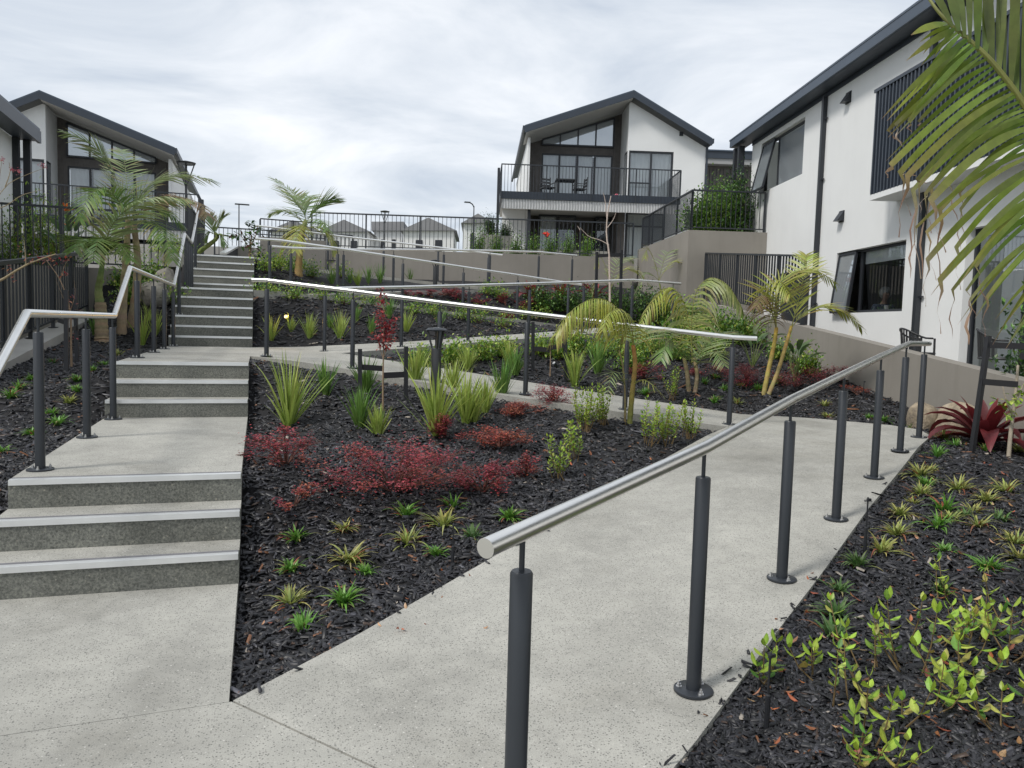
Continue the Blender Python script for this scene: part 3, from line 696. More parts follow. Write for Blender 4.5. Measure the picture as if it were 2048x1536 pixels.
# stair handrail on the left with its cranks
xl = -1.215
pst = [(xl, 0.97, Z1), (xl, 2.41, Z1), (xl, 3.62, Z1), (xl, 5.22, Z2), (xl, 6.72, Z2), (xl, 7.95, Z2), (xl, 9.22, Z2), (xl, 10.2, 9*R_), (xl, 11.5, Z3), (xl, 12.0, Z3), (xl, 12.5, Z3), (xl, 12.98, Z3), (xl, 13.9, 15*R_)]
rl = [pl(xl, -0.35, 0.02+HZ*0.93), pl(xl, 0.72, Z1+HZ), pl(xl, 3.72, Z1+HZ-0.005), pl(xl, 4.72, Z2+HZ), pl(xl, 9.35, Z2+HZ-0.005), pl(xl, 11.35, Z3+HZ), pl(xl, 13.0, Z3+HZ-0.005), pl(xl, 14.7, Z4+HZ), pl(xl, 15.4, Z4+HZ)]
handrail('stainless stair handrail cranked at every landing, left of the steps', rl, pst)

# ------------------------------------------------------------------ buildings
def panel_holes(mb, u0, u1, z0, z1, w, thick, holes, ztop=None):
    """a wall in the u,z plane at depth w with real openings; ztop(u) trims the top"""
    us = sorted({u0, u1, *[h[0] for h in holes], *[h[1] for h in holes]}); zs = sorted({z0, z1, *[h[2] for h in holes], *[h[3] for h in holes]})
    us = [u for u in us if u0 <= u <= u1]; zs = [z for z in zs if z0 <= z <= z1]
    for a, b in zip(us[:-1], us[1:]):
        for c_, d in zip(zs[:-1], zs[1:]):
            mu, mz = (a+b)/2, (c_+d)/2
            if any(h[0] <= mu <= h[1] and h[2] <= mz <= h[3] for h in holes): continue
            if ztop and d == zs[-1]:
                ta, tb = ztop(a), ztop(b)
                mb.add([(a, w, c_), (b, w, c_), (b, w, tb), (a, w, ta)], [(0, 1, 2, 3)])
            else: mb.add([(a, w, c_), (b, w, c_), (b, w, d), (a, w, d)], [(0, 1, 2, 3)])
    for a, b, c_, d in holes:
        w2 = w+thick
        mb.add([(a, w, c_), (b, w, c_), (b, w, d), (a, w, d), (a, w2, c_), (b, w2, c_), (b, w2, d), (a, w2, d)], [(0, 4, 5, 1), (1, 5, 6, 2), (2, 6, 7, 3), (3, 7, 4, 0)])
def window_unit(root, u0, u1, z0, z1, w, div=(), trans=(), back='dark_room', curtain=None, fr=0.06, glass='glass', mirror=1, backd=0.45, top=None):
    """frame, panes and what hangs behind; opening u0..u1, z0..z1 recessed at depth w"""
    M_ = lambda pts: [(mirror*p_[0], p_[1], p_[2]) for p_ in pts]
    f = MB()
    def fb(a, b): f.box((min(mirror*a[0], mirror*b[0]), a[1], a[2]), (max(mirror*a[0], mirror*b[0]), b[1], b[2]))
    fb((u0, w, z0), (u1, w+0.07, z0+fr)); fb((u0, w, z1-fr), (u1, w+0.07, z1)); fb((u0, w, z0+fr), (u0+fr, w+0.07, z1-fr)); fb((u1-fr, w, z0+fr), (u1, w+0.07, z1-fr))
    for d in div: fb((d-fr*0.6, w-0.004, z0+fr), (d+fr*0.6, w+0.066, z1-fr))
    for d in trans: fb((d[0], w-0.002, d[2]-fr*0.4), (d[1], w+0.064, d[2]+fr*0.4))
    win = f.build('window', 'charcoal', root)
    es = [u0+fr]+list(div)+[u1-fr]
    for a, b in zip(es[:-1], es[1:]):
        MB().add; g = MB(); g.add(M_([(a, w+0.035, z0+fr), (b, w+0.035, z0+fr), (b, w+0.035, z1-fr), (a, w+0.035, z1-fr)]), [(0, 1, 2, 3) if mirror > 0 else (3, 2, 1, 0)])
        g.build('pane', glass, win)
    if glass == 'glass':
        bk = MB(); bk.add(M_([(u0, w+backd, z0), (u1, w+backd, z0), (u1, w+backd, z1), (u0, w+backd, z1)]), [(0, 1, 2, 3)])
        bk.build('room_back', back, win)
        if curtain:
            for a, b in curtain:
                c_ = MB(); n = max(8, int((b-a)/0.05)); pts = [(a+(b-a)*i/n, w+0.16+0.03*math.sin(i*1.9+0.4*math.sin(i*0.7)), 0) for i in range(n+1)]
                vs = M_([(p_[0], p_[1], z0+0.02) for p_ in pts]+[(p_[0], p_[1], z1-0.02) for p_ in pts])
                c_.add(vs, [(i, i+1, n+2+i, n+1+i) for i in range(n)]); c_.build('curtain', 'curtain', win, smooth=True)
    return win

def gable_house(label, loc, rotz, mirror):
    root = thing('house', label, 'house', loc, rotz); m_ = mirror
    def B(a, b, name, mat, parent=root):
        mb = MB(); mb.box((min(m_*a[0], m_*b[0]), a[1], a[2]), (max(m_*a[0], m_*b[0]), b[1], b[2])); return mb.build(name, mat, parent)
    def Pm_(pts, tv, name, mat, parent=root):
        mb = MB(); mb.poly([(m_*p_[0], p_[1], p_[2]) for p_ in pts], tv); return mb.build(name, mat, parent)
    UL, UR, UA = -4.30, 3.38, 0.08; HA, HL, HR = 7.03, 5.47, 5.24; FT = 0.30
    zl = lambda u: HA-FT-0.06+(u-UA)*(HA-HL)/(UA-UL) if u < UA else HA-FT-0.06-(u-UA)*(HA-HR)/(UR-UA)
    # white wing, upper storey with the corner window opening, lower storey
    mb = MB(); panel_holes(mb, 0.0, 3.25, -0.3, 4.72, 0.0, 0.25, [(0.06, 1.92, 2.62, 4.72)])
    mb.add([(0, 0, 4.72), (3.25, 0, 4.72), (3.25, 0, zl(3.25)), (UA, 0, zl(UA)), (0, 0, zl(0))], [(0, 1, 2, 3, 4)])
    mb.add([(3.25, 0, -0.3), (3.25, 11, -0.3), (3.25, 11, zl(3.25)), (3.25, 0, zl(3.25))], [(0, 1, 2, 3)])
    mb.v = [(m_*x, y_, z) for x, y_, z in mb.v]; mb.build('wall', 'white_render', root)
    B((1.92, -0.012, 0.0), (1.94, -0.004, 0.01), 'drip', 'charcoal')
    Pm_([(0, 0.001, 2.62), (0, 1.75, 2.62), (0, 1.75, zl(0)), (0, 0.001, zl(0))], (m_*0.03, 0, 0), 'return_wall', 'white_render')
    window_unit(root, 0.07, 1.90, 2.62, 4.70, 0.03, div=(1.0,), trans=((0.1, 1.0, 3.42),), curtain=[(0.1, 1.85)], mirror=m_)
    B((-0.015, 0.05, 2.62), (0.0, 0.62, 4.70), 'corner_window', 'charcoal')
    gq = MB(); gq.add([(m_*-0.02, 0.1, 2.7), (m_*-0.02, 0.58, 2.7), (m_*-0.02, 0.58, 4.62), (m_*-0.02, 0.1, 4.62)], [(0, 1, 2, 3)]); gq.build('pane', 'glass_dark', root)
    # recessed timber wall of boards
    holes = [(-3.42, -0.34, 2.62, 4.84)]
    nbd = 40
    mb = MB(); panel_holes(mb, -4.1, -0.0, 2.4, 4.84, 1.72, 0.2, holes); mb.v = [(m_*x, y_, z) for x, y_, z in mb.v]; mb.build('timber_wall', 'cladding', root)
    mb = MB(); mb.add([(m_*-4.1, 1.72, 4.84), (m_*0, 1.72, 4.84), (m_*0, 1.72, zl(0)), (m_*-4.1, 1.72, zl(-4.1))], [(0, 1, 2, 3)]); mb.build('timber_wall', 'cladding', root)
    for i in range(1, nbd):
        u = -4.1+4.1*i/nbd; z0_ = 2.62 if not (-3.46 < u < -0.30) else 4.86
        MB().box((m_*u-0.008, 1.700, z0_), (m_*u+0.008, 1.722, zl(u))).build('batten', 'cladding', root)
    # trapezoid glazing
    tw = MB(); zt_ = lambda u: 5.40+(u+3.42)*(6.42-5.40)/3.08
    edge = [(-3.42, 5.20), (-0.34, 5.20), (-0.34, zt_(-0.34)), (-3.42, zt_(-3.42))]
    fr = MB()
    for (a, za), (b, zb) in zip(edge, edge[1:]+edge[:1]): fr.bar((m_*a, 1.66, za), (m_*b, 1.66, zb), 0.07, 0.07, (0, 1, 0))
    for k in range(1, 4): u = -3.42+3.08*k/4; fr.bar((m_*u, 1.658, 5.2), (m_*u, 1.658, zt_(u)), 0.06, 0.06, (0, 1, 0))
    tws = fr.build('gable_window', 'charcoal', root)
    for k in range(4):
        a = -3.42+3.08*k/4; b = a+0.77; g = MB(); g.add([(m_*a, 1.668, 5.2), (m_*b, 1.668, 5.2), (m_*b, 1.668, zt_(b)), (m_*a, 1.668, zt_(a))], [(0, 1, 2, 3) if m_ > 0 else (3, 2, 1, 0)]); g.build('pane', 'glass_dark', tws)
    window_unit(root, -3.42, -0.34, 2.62, 4.84, 1.70, div=(-2.65, -1.88, -1.11), curtain=[(-3.35, -2.7), (-2.6, -1.95), (-1.8, -1.2), (-1.05, -0.4)], mirror=m_)
    # side wall, roof planes, fascias, soffit
    B((-4.12, 0.25, -0.3), (-4.02, 1.72, HL-0.32), 'side_wall', 'white_render'); B((-4.12, 1.72, -0.3), (-4.10, 11, HL-0.32), 'side_wall', 'white_render')
    ylo, yhi = -0.45, 11.2
    Pm_([(UL, ylo, HL), (UA, ylo, HA), (UA, yhi, HA), (UL, yhi, HL)], (0, 0, -0.05), 'roof', 'roofmetal')
    Pm_([(UR, ylo, HR), (UA+0.002, ylo, HA), (UA+0.002, yhi, HA), (UR, yhi, HR)], (0, 0, -0.05), 'roof', 'roofmetal')
    Pm_([(UL, ylo+0.001, HL-FT), (UA, ylo+0.001, HA-FT), (UA, ylo+0.001, HA-0.052), (UL, ylo+0.001, HL-0.052)], (0, 0.05, 0), 'fascia', 'fascia')
    Pm_([(UA+0.002, ylo+0.001, HA-FT), (UR, ylo+0.001, HR-FT), (UR, ylo+0.001, HR-0.052), (UA+0.002, ylo+0.001, HA-0.052)], (0, 0.05, 0), 'fascia', 'fascia')
    Pm_([(UL+0.06, ylo+0.052, HL-FT-0.01), (UA, ylo+0.052, HA-FT-0.01), (UA, 1.72, HA-FT-0.01), (UL+0.06, 1.72, HL-FT-0.01)], (0, 0, 0.03), 'soffit', 'cream')
    B((UL-0.08, ylo, HL-0.2), (UL, yhi, HL-0.02), 'gutter', 'fascia'); B((UR, ylo, HR-0.2), (UR+0.08, yhi, HR-0.02), 'gutter', 'fascia')
    B((3.27, -0.06, -0.3), (3.34, 0.0, HR-0.3), 'downpipe', 'fascia')
    B((2.12, -0.05, 5.38), (2.27, -0.004, 5.54), 'vent', 'charcoal')
    # balcony
    BF = -1.85; b0, b1 = -5.25, 1.82
    B((b0, BF, 2.30), (b1, -0.002, 2.58), 'balcony_floor', 'fascia'); B((b0, -0.001, 2.30), (-0.002, 2.8, 2.58), 'balcony_floor', 'fascia')
    B((b0+0.06, BF+0.05, 1.92), (b1-0.06, BF+0.10, 2.299), 'balcony_fascia', 'far_white')
    for i in range(64):
        u = b0+0.1+i*(b1-b0-0.2)/63
        MB().box((m_*u-0.014, BF+0.02, 1.93), (m_*u+0.022, BF+0.049, 2.298)).build('fascia_rib', 'far_grey', root)
    B((b0+0.08, BF+0.11, 2.18), (b1-0.08, -0.003, 2.298), 'balcony_soffit', 'cream'); B((b0+0.08, -0.002, 2.181), (-0.003, 2.7, 2.298), 'balcony_soffit', 'cream')
    bal = thing_part('balustrade', root)
    def rail_run(p_, q_):
        p_ = np.array((m_*p_[0], p_[1], 2.58)); q_ = np.array((m_*q_[0], q_[1], 2.58)); d = q_-p_; L = np.linalg.norm(d)
        MB().bar(p_+(0, 0, 1.02), q_+(0, 0, 1.02), 0.045, 0.04).build('top_rail', 'powder', bal)
        n = int(L/0.125)
        for k in range(n+1):
            q = p_+d*k/n; w_ = 0.022 if k % 14 == 0 else 0.0085
            MB().box((q[0]-w_, q[1]-w_, 2.3), (q[0]+w_, q[1]+w_, 3.59)).build('baluster', 'powder', bal)
    rail_run((b0+0.03, BF-0.03), (b1-0.03, BF-0.03)); rail_run((b0+0.03, BF-0.02), (b0+0.03, 1.6)); rail_run((b1-0.03, BF-0.02), (b1-0.03, -0.05))
    B((b0-0.13, BF-0.05, -0.3), (b0-0.03, BF+0.25, 3.45), 'steel_post', 'charcoal')
    B((-4.15, BF+0.3, -0.3), (-4.03, BF+0.42, 2.179), 'steel_post', 'charcoal')
    # ground floor
    B((-5.1, 0.3, -0.3), (-4.13, 0.5, 2.179), 'wall', 'white_render')
    B((-4.0, 1.85, -0.3), (0.0, 1.95, 2.179), 'timber_wall', 'cladding')
    window_unit(root, -3.5, -1.9, 0.0, 2.15, 1.22, div=(-2.7,), curtain=[(-3.45, -2.75)], mirror=m_, fr=0.07, top=None)
    window_unit(root, -1.05, -0.2, 0.0, 2.15, 1.22, div=(), trans=(), mirror=m_, fr=0.07)
    B((-0.35, -0.25, -0.2), (-0.05, 1.8, 2.179), 'pier', 'cladding')
    window_unit(root, 0.02, 1.6, 0.0, 2.17, -0.16, div=(1.0,), trans=((0.1, 1.55, 1.62),), curtain=[(0.05, 1.5)], mirror=m_, fr=0.06, backd=0.2)
    # plinth under the ground floor
    return root
def thing_part(name, parent):
    # an edge frame mesh that carries its own pieces
    o = MB().box((-0.001, -0.001, 2.35), (0.001, 0.001, 2.352)).build(name, 'powder', parent); return o
hc = gable_house('white and charcoal gabled house with upper balcony in the centre, behind the long railing', SL(33.0, 5.91, 4.15), ANG_R, 1)
hl = gable_house('white and charcoal gabled house with upper balcony at left, behind the palms', np.array([-7.18, 27.9, 2.25]), 0.0, -1)

# dark link building right of the central house
root = thing('link_building', 'dark boarded flat-roofed building between the central house and the white building', 'building', SL(35, 10.6, 4.15), ANG_R)
MB().box((-1.2, 0.4, -0.2), (2.6, 6, 4.72)).build('wall', 'cladding', root)
for i in range(24):
    MB().box((-1.18+i*0.155, 0.376, -0.2), (-1.162+i*0.155, 0.402, 4.6)).build('batten', 'charcoal', root)
MB().box((-1.35, -0.1, 4.95), (2.8, 6.2, 5.25)).build('fascia', 'fascia', root); MB().box((-1.3, -0.05, 4.72), (2.7, 6.1, 4.949)).build('soffit', 'far_grey', root)
MB().box((-1.4, -0.15, 5.251), (2.85, 6.3, 5.31)).build('roof', 'roofmetal', root)

# big white building on the right: local x runs towards the camera (-s), local y into the building
root = thing('white_building', 'large white two-storey building with dark roof edge on the right', 'building', SL(0, 7.7, 0), math.atan2(dd[1], dd[0]))
# here local x = s, local -y = to the right (into the building)
def wb(a, b, name, mat, parent=root): return MB().box((min(a[0], b[0]), -max(a[1], b[1]), min(a[2], b[2])), (max(a[0], b[0]), -min(a[1], b[1]), max(a[2], b[2]))).build(name, mat, parent)
mb = MB(); panel_holes(mb, 0.0, 22.85, 0.2, 6.985, 0.0, 0.22, [(19.15, 22.1, 5.38, 6.74), (14.2, 17.0, 1.98, 3.28), (9.9, 12.4, 0.75, 3.25), (18.35, 20.3, 1.0, 3.05)])
mb.v = [(x, -y_, z) for x, y_, z in mb.v]
mb.add([(22.85, 0, 0.2), (22.85, -9, 0.2), (22.85, -9, 7.0), (22.85, 0, 7.0)], [(0, 1, 2, 3)]); mb.build('wall', 'white_render', root)
def wwin(u0, u1, z0, z1, w, div=(), back=True, glass='glass'):
    f = MB(); fr = 0.055
    f.box((u0, -w-0.07, z0), (u1, -w, z0+fr)); f.box((u0, -w-0.07, z1-fr), (u1, -w, z1)); f.box((u0, -w-0.07, z0+fr), (u0+fr, -w, z1-fr)); f.box((u1-fr, -w-0.07, z0+fr), (u1, -w, z1-fr))
    for d in div: f.box((d-0.04, -w-0.066, z0+fr), (d+0.04, -w+0.004, z1-fr))
    win = f.build('window', 'charcoal', root)
    es = [u0+fr]+list(div)+[u1-fr]
    for i_, (a, b) in enumerate(zip(es[:-1], es[1:])):
        g = MB(); g.add([(a, -w-0.03, z0+fr), (b, -w-0.03, z0+fr), (b, -w-0.03, z1-fr), (a, -w-0.03, z1-fr)], [(3, 2, 1, 0)]); g.build('pane', glass, win)
    return win
w1 = wwin(19.15, 21.15, 5.38, 6.74, 0.12, glass='glass_dark')
def sash(win, u0, u1, z0, z1, out):
    # top-hung sash pushed open at the bottom
    s_ = MB(); n_ = 0.05
    A_, B_, C_, D_ = (u0, 0.0-0.05, z1), (u1, 0.0-0.05, z1), (u1, out, z0), (u0, out, z0)
    for p_, q_ in ((A_, B_), (B_, C_), (C_, D_), (D_, A_)): s_.bar(p_, q_, 0.05, 0.05)
    so = s_.build('awning_sash', 'charcoal', win); g = MB(); g.add([A_, B_, C_, D_], [(0, 1, 2, 3)]); g.build('pane', 'glass_dark', so)
f = MB()
for a, b in (((21.15, -0.19, 5.38), (22.1, -0.12, 5.44)), ((21.15, -0.19, 6.68), (22.1, -0.12, 6.74)), ((22.04, -0.19, 5.44), (22.1, -0.12, 6.68))): f.box(a, b)
w1b = f.build('window', 'charcoal', root); sash(w1b, 21.2, 22.04, 5.40, 6.68, 0.24)
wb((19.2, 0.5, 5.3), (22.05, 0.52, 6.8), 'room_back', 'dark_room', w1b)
w2 = wwin(14.2, 16.15, 1.98, 3.28, 0.12)
f = MB()
for a, b in (((16.15, -0.19, 1.98), (17.0, -0.12, 2.03)), ((16.15, -0.19, 3.23), (17.0, -0.12, 3.28)), ((16.95, -0.19, 2.03), (17.0, -0.12, 3.23))): f.box(a, b)
w2b = f.build('window', 'charcoal', root); sash(w2b, 16.2, 16.95, 2.0, 3.23, 0.09)
# room behind the lower window
rm = MB(); rm.add([(13.4, -0.23, 0.9), (22.6, -0.23, 0.9), (22.6, -4.6, 0.9), (13.4, -4.6, 0.9), (13.4, -0.23, 3.5), (22.6, -0.23, 3.5), (22.6, -4.6, 3.5), (13.4, -4.6, 3.5)], [(0, 1, 2, 3), (7, 6, 5, 4), (3, 2, 6, 7), (0, 3, 7, 4), (1, 5, 6, 2)])
rm.build('room', 'room_wall', root)
wb((14.25, 0.2, 2.98), (16.1, 0.22, 3.26), 'roller_blind', 'curtain', w2)
wb((22.4, 2.7, 2.35), (22.5, 3.6, 3.0), 'television', 'dark_room'); wb((21.9, 2.4, 0.9), (22.5, 4.2, 1.6), 'sideboard', 'cladding')
c_ = MB(); n = 40
pts = [(22.3+0.05*math.sin(i*1.4), -0.6-2.0*i/n) for i in range(n+1)]
c_.add([(x, y_, 1.0) for x, y_ in pts]+[(x, y_, 3.4) for x, y_ in pts], [(i, i+1, n+2+i, n+1+i) for i in range(n)]); c_.build('curtain', 'far_grey', root, smooth=True)
# glazed door and dark door
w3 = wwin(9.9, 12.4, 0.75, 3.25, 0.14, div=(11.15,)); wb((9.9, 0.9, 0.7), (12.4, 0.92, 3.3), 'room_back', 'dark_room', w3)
wb((11.3, 0.3, 0.8), (11.9, 0.32, 3.2), 'curtain', 'curtain', w3)
wb((18.38, 0.1, 1.0), (20.27, 0.14, 3.02), 'door', 'charcoal')
# eave, roof, gutter
wb((-1, -0.37, 6.96), (23.65, 0.02, 6.99), 'soffit', 'fascia'); wb((-1, -0.42, 6.965), (23.66, -0.371, 7.155), 'gutter', 'roofmetal')
wb((-1, -0.36, 6.991), (23.62, -0.01, 7.10), 'fascia', 'fascia'); wb((-1, -0.02, 6.86), (22.85, -0.001, 6.959), 'fascia', 'fascia')
rf = MB(); rf.poly([(-1, 0.43, 7.158), (23.7, 0.43, 7.158), (23.7, -7, 9.6), (-1, -7, 9.6)], (0, 0, 0.04)); rf.build('roof', 'roofmetal', root)
rf = MB(); rf.poly([(23.62, 0.36, 6.96), (23.62, 0.36, 7.15), (23.62, -7, 9.55), (23.62, -7, 9.2)], (0.04, 0, 0)); rf.build('barge_board', 'fascia', root)
for s_, l_ in ((23.45, -0.30), (23.1, -0.28)): wb((s_-0.07, l_-0.05, 4.1), (s_+0.07, l_+0.12, 6.9), 'steel_post', 'charcoal')
for s_ in (17.95, 13.62):
    wb((s_-0.05, -0.10, 0.9), (s_+0.05, -0.01, 6.86), 'downpipe', 'powder')
    for z in (6.35, 5.0, 2.2): wb((s_-0.14, -0.05, z), (s_-0.05, -0.02, z+0.03), 'pipe_bracket', 'charcoal')
wb((18.2, -0.006, 1.2), (18.22, 0.0, 6.62), 'control_joint', 'far_grey')
for z in (6.42, 3.93):
    v_ = wb((16.75, -0.02, z), (16.98, 0.02, z+0.24), 'vent', 'charcoal')
    mb = MB(); mb.poly([(16.76, 0.02, z+0.22), (16.76, 0.15, z+0.02), (16.76, 0.02, z+0.02)], (0.21, 0, 0)); mb.build('vent_hood', 'powder', v_)
# slatted balcony box
wb((3.0, -0.52, 4.02), (14.62, 0.0, 4.12), 'balcony_floor', 'white_render')
wb((3.0, -0.54, 5.98), (14.66, -0.44, 6.04), 'balcony_rail', 'fascia')
for i in range(86):
    s_ = 14.58-i*0.118
    if i == 0: sl_ = wb((s_-0.02, -0.53, 4.125), (s_+0.02, -0.45, 5.979), 'slat', 'fascia'); s00 = s_
    else:
        o = inst(sl_, 'slat', root, (s_-s00, 0, 0))
wb((3.0, 0.004, 4.2), (14.4, -0.006, 5.9), 'painted_shade', 'charcoal')  # charcoal sheet on the white wall stands in for shade behind the slats

# near left building: eave corner and posts
root = thing('white_building', 'edge of a white building with sloping dark eave at the left frame edge', 'building', (-5.25, 12.8, 2.28))
o = np.array(root.location)
MB().box((-11, 4.0, 0.5), (-5.0, 15.25, 5.28)).build('wall', 'white_render', root, o)
mb = MB(); mb.poly([(-4.55, 3.5, 5.52), (-4.55, 15.66, 5.52), (-10, 15.66, 7.6), (-10, 3.5, 7.6)], (0, 0, 0.06)); mb.build('roof', 'roofmetal', root, o)
MB().box((-4.60, 3.5, 5.26), (-4.53, 15.67, 5.519)).build('fascia', 'fascia', root, o); MB().box((-4.998, 3.5, 5.285), (-4.601, 15.6, 5.33)).build('soffit', 'fascia', root, o)
mb = MB(); mb.poly([(-4.6, 15.60, 5.28), (-4.6, 15.60, 5.518), (-10, 15.6, 7.58), (-10, 15.6, 7.3)], (0, 0.06, 0)); mb.build('barge_board', 'fascia', root, o)
MB().box((-5.02, 15.26, 2.28), (-4.88, 15.40, 5.284)).build('steel_post', 'charcoal', root, o); MB().box((-4.84, 15.44, 2.28), (-4.70, 15.58, 5.284)).build('steel_post', 'charcoal', root, o)
MB().box((-5.01, 12.9, 3.1), (-4.97, 13.6, 4.5)).build('window', 'charcoal', root, o)

# distant houses on the skyline
def far_house(px0, px1, pyapex, pyeave, D, wallmat, label, gable=True):
    a = at(px0, pyeave, D); b = at(px1, pyeave, D); c_ = at((px0+px1)/2, pyapex, D); base = 3.0
    r_ = thing('distant_house', label, 'house', (c_[0], c_[1], base)); o = np.array(r_.location)
    back = np.array([dd[0], dd[1], 0])*12; f0 = np.array([dd[0], dd[1], 0])*(-0.4)
    mb = MB(); ins = (b-a)*0.06
    mb.poly([(*(a+ins)[:2], base), (*(b-ins)[:2], base), tuple(b-ins), tuple(a+ins)], back); mb.build('wall', wallmat, r_, o)
    mb = MB()
    if gable: mb.poly([a+f0, b+f0, c_+f0], back); mb.build('roof', 'far_roof', r_, o)
    else:
        a2 = at(px0, pyapex, D); b2 = at(px1, pyapex, D); mb.poly([a+f0, b+f0, b2+f0, a2+f0], back); mb.build('roof', 'far_roof', r_, o)
    for k in (0.28, 0.62):
        p_ = a+(b-a)*k; q_ = a+(b-a)*(k+0.12); mb = MB(); mb.poly([p_-(0, 0, 2.6)+f0*0.1, q_-(0, 0, 2.6)+f0*0.1, q_-(0, 0, 1.0)+f0*0.1, p_-(0, 0, 1.0)+f0*0.1], f0*0.1); mb.build('window', 'charcoal', r_, o)
far_house(535, 640, 441, 463, 85, 'far_white', 'distant pale house with dark gable, behind the stair-head palm')
far_house(636, 742, 440, 464, 90, 'far_white', 'distant white house with dark gable left of the lantern lamp post')
far_house(744, 808, 444, 462, 95, 'far_white', 'distant white house with flat-topped dark roof behind the lantern lamp post', False)
far_house(800, 914, 436, 462, 88, 'far_white', 'distant white house with wide grey gable right of the lantern lamp post')
far_house(922, 990, 428, 447, 80, 'far_white', 'distant white gabled house beside the balcony of the central house')

# street lights
def street_light(px, pytop, D, zbase, kind, label):
    top = at(px, pytop, D); r_ = thing('street_light', label, 'street light', (top[0], top[1], zbase)); H = top[2]-zbase
    smooth_by(MB().lathe([(0.07, 0), (0.05, H*0.5), (0.04, H-(0.9 if kind == 'lantern' else 0.0))], 10).build('pole', 'lamp_black', r_))
    if kind == 'tee': MB().box((-0.3, -0.12, H-0.02), (0.75, 0.12, H+0.06)).build('lamp_head', 'powder', r_)
    elif kind == 'arm':
        MB().tube([(0, 0, H-0.1), (-0.12, 0, H+0.12), (-0.35, 0, H+0.24)], 0.045, 8).build('arm', 'lamp_black', r_); MB().box((-0.75, -0.11, H+0.2), (-0.3, 0.11, H+0.28)).build('lamp_head', 'powder', r_)
    else:
        hd = MB(); s_ = D/60.0
        for k in range(4):
            an = k*PI/2; hd.bar((0.02*math.cos(an), 0.02*math.sin(an), H-0.95), (0.30*math.cos(an), 0.30*math.sin(an), H-0.1), 0.04, 0.04)
        hd.build('lantern_arms', 'lamp_black', r_); smooth_by(MB().lathe([(0.33, H-0.12), (0.36, H-0.06), (0.10, H)], 18).build('lamp_head', 'lamp_black', r_))
street_light(478, 409, 60, 3.0, 'tee', 'distant street light with flat head above the stair head')
street_light(770, 421, 60, 3.0, 'lantern', 'distant lantern-topped lamp post above the long railing')
street_light(948, 412, 60, 3.0, 'arm', 'distant street light with curved arm left of the central house')
street_light(372, 322, 30, 2.3, 'lantern', 'lantern-topped lamp post beside the left house, behind palm fronds')
# distant wooded rise closing the horizon

# ------------------------------------------------------------------ plants
rnd = random.Random(11)
def jit(c, a=0.15):
    k = 1+rnd.uniform(-a, a); return tuple(max(0.0, min(1.0, x*k*(1+rnd.uniform(-a, a)*0.5))) for x in c)
def mixc_(a, b, t_): return tuple(x+(y_-x)*t_ for x, y_ in zip(a, b))
Zv = np.array((0, 0, 1.0))
def unit(v): return v/(np.linalg.norm(v)+1e-9)
def blade(mb, base, az, el, L, w, bend, c0, c1, n=6, twist=0.0):
    p = np.array(base, float); pts = []; wid = []; cols = []
    h = np.array((math.cos(az), math.sin(az), 0)); side = np.array((-math.sin(az+twist), math.cos(az+twist), 0))
    e_ = el; st = L/(n-1)
    for i in range(n):
        t_ = i/(n-1); pts.append(p.copy()); wid.append(w*(0.75+0.6*t_ if t_ < 0.4 else max(0.04, 0.99*(1-((t_-0.4)/0.6)**1.6)))); cols.append(mixc_(c0, c1, t_))
        p = p+(h*math.cos(e_)+Zv*math.sin(e_))*st; e_ -= bend/(n-1)*(0.5+t_)
    mb.strip(pts, wid, side, cols)
def strap_clump(base, h, n, col, tip, w=0.017, spread=0.5):
    mb = MB()
    for i in range(n):
        az = rnd.uniform(0, 2*PI); r0 = rnd.uniform(0, 0.035); el = PI/2-abs(rnd.gauss(0, spread*0.62)); L = h*rnd.uniform(0.5, 1.2)
        c_ = jit(col, 0.25); tp_ = jit(mixc_(col, tip, rnd.uniform(0.2, 1)), 0.2)
        blade(mb, (r0*math.cos(az), r0*math.sin(az), -0.02), az, el, L, w*rnd.uniform(0.7, 1.2), rnd.uniform(0.05, 0.75), mixc_(c_, (0.42, 0.42, 0.16), 0.25), tp_, 6, rnd.uniform(-0.8, 0.8))
    return mb
FLAX_G = ((0.085, 0.23, 0.04), (0.17, 0.30, 0.06)); FLAX_O = ((0.26, 0.39, 0.06), (0.42, 0.47, 0.12))
def flax(px, py, hpx, kind, key, n=74, base=None):
    n = int(n*1.3)
    q = gp(px, py) if base is None else base; D = (q-CAM)@_fw; h = hpx*D/F_PX*1.16
    c_ = FLAX_O if kind == 'o' else FLAX_G
    o = strap_clump(q, h, n, c_[0], c_[1], 0.010+0.0105*min(1.2, h/0.5), 0.46).build('flax_clump', 'leaf', None, None); o.location = q
    tag(o, 'x', 'flax'); row(key, o, q); return o
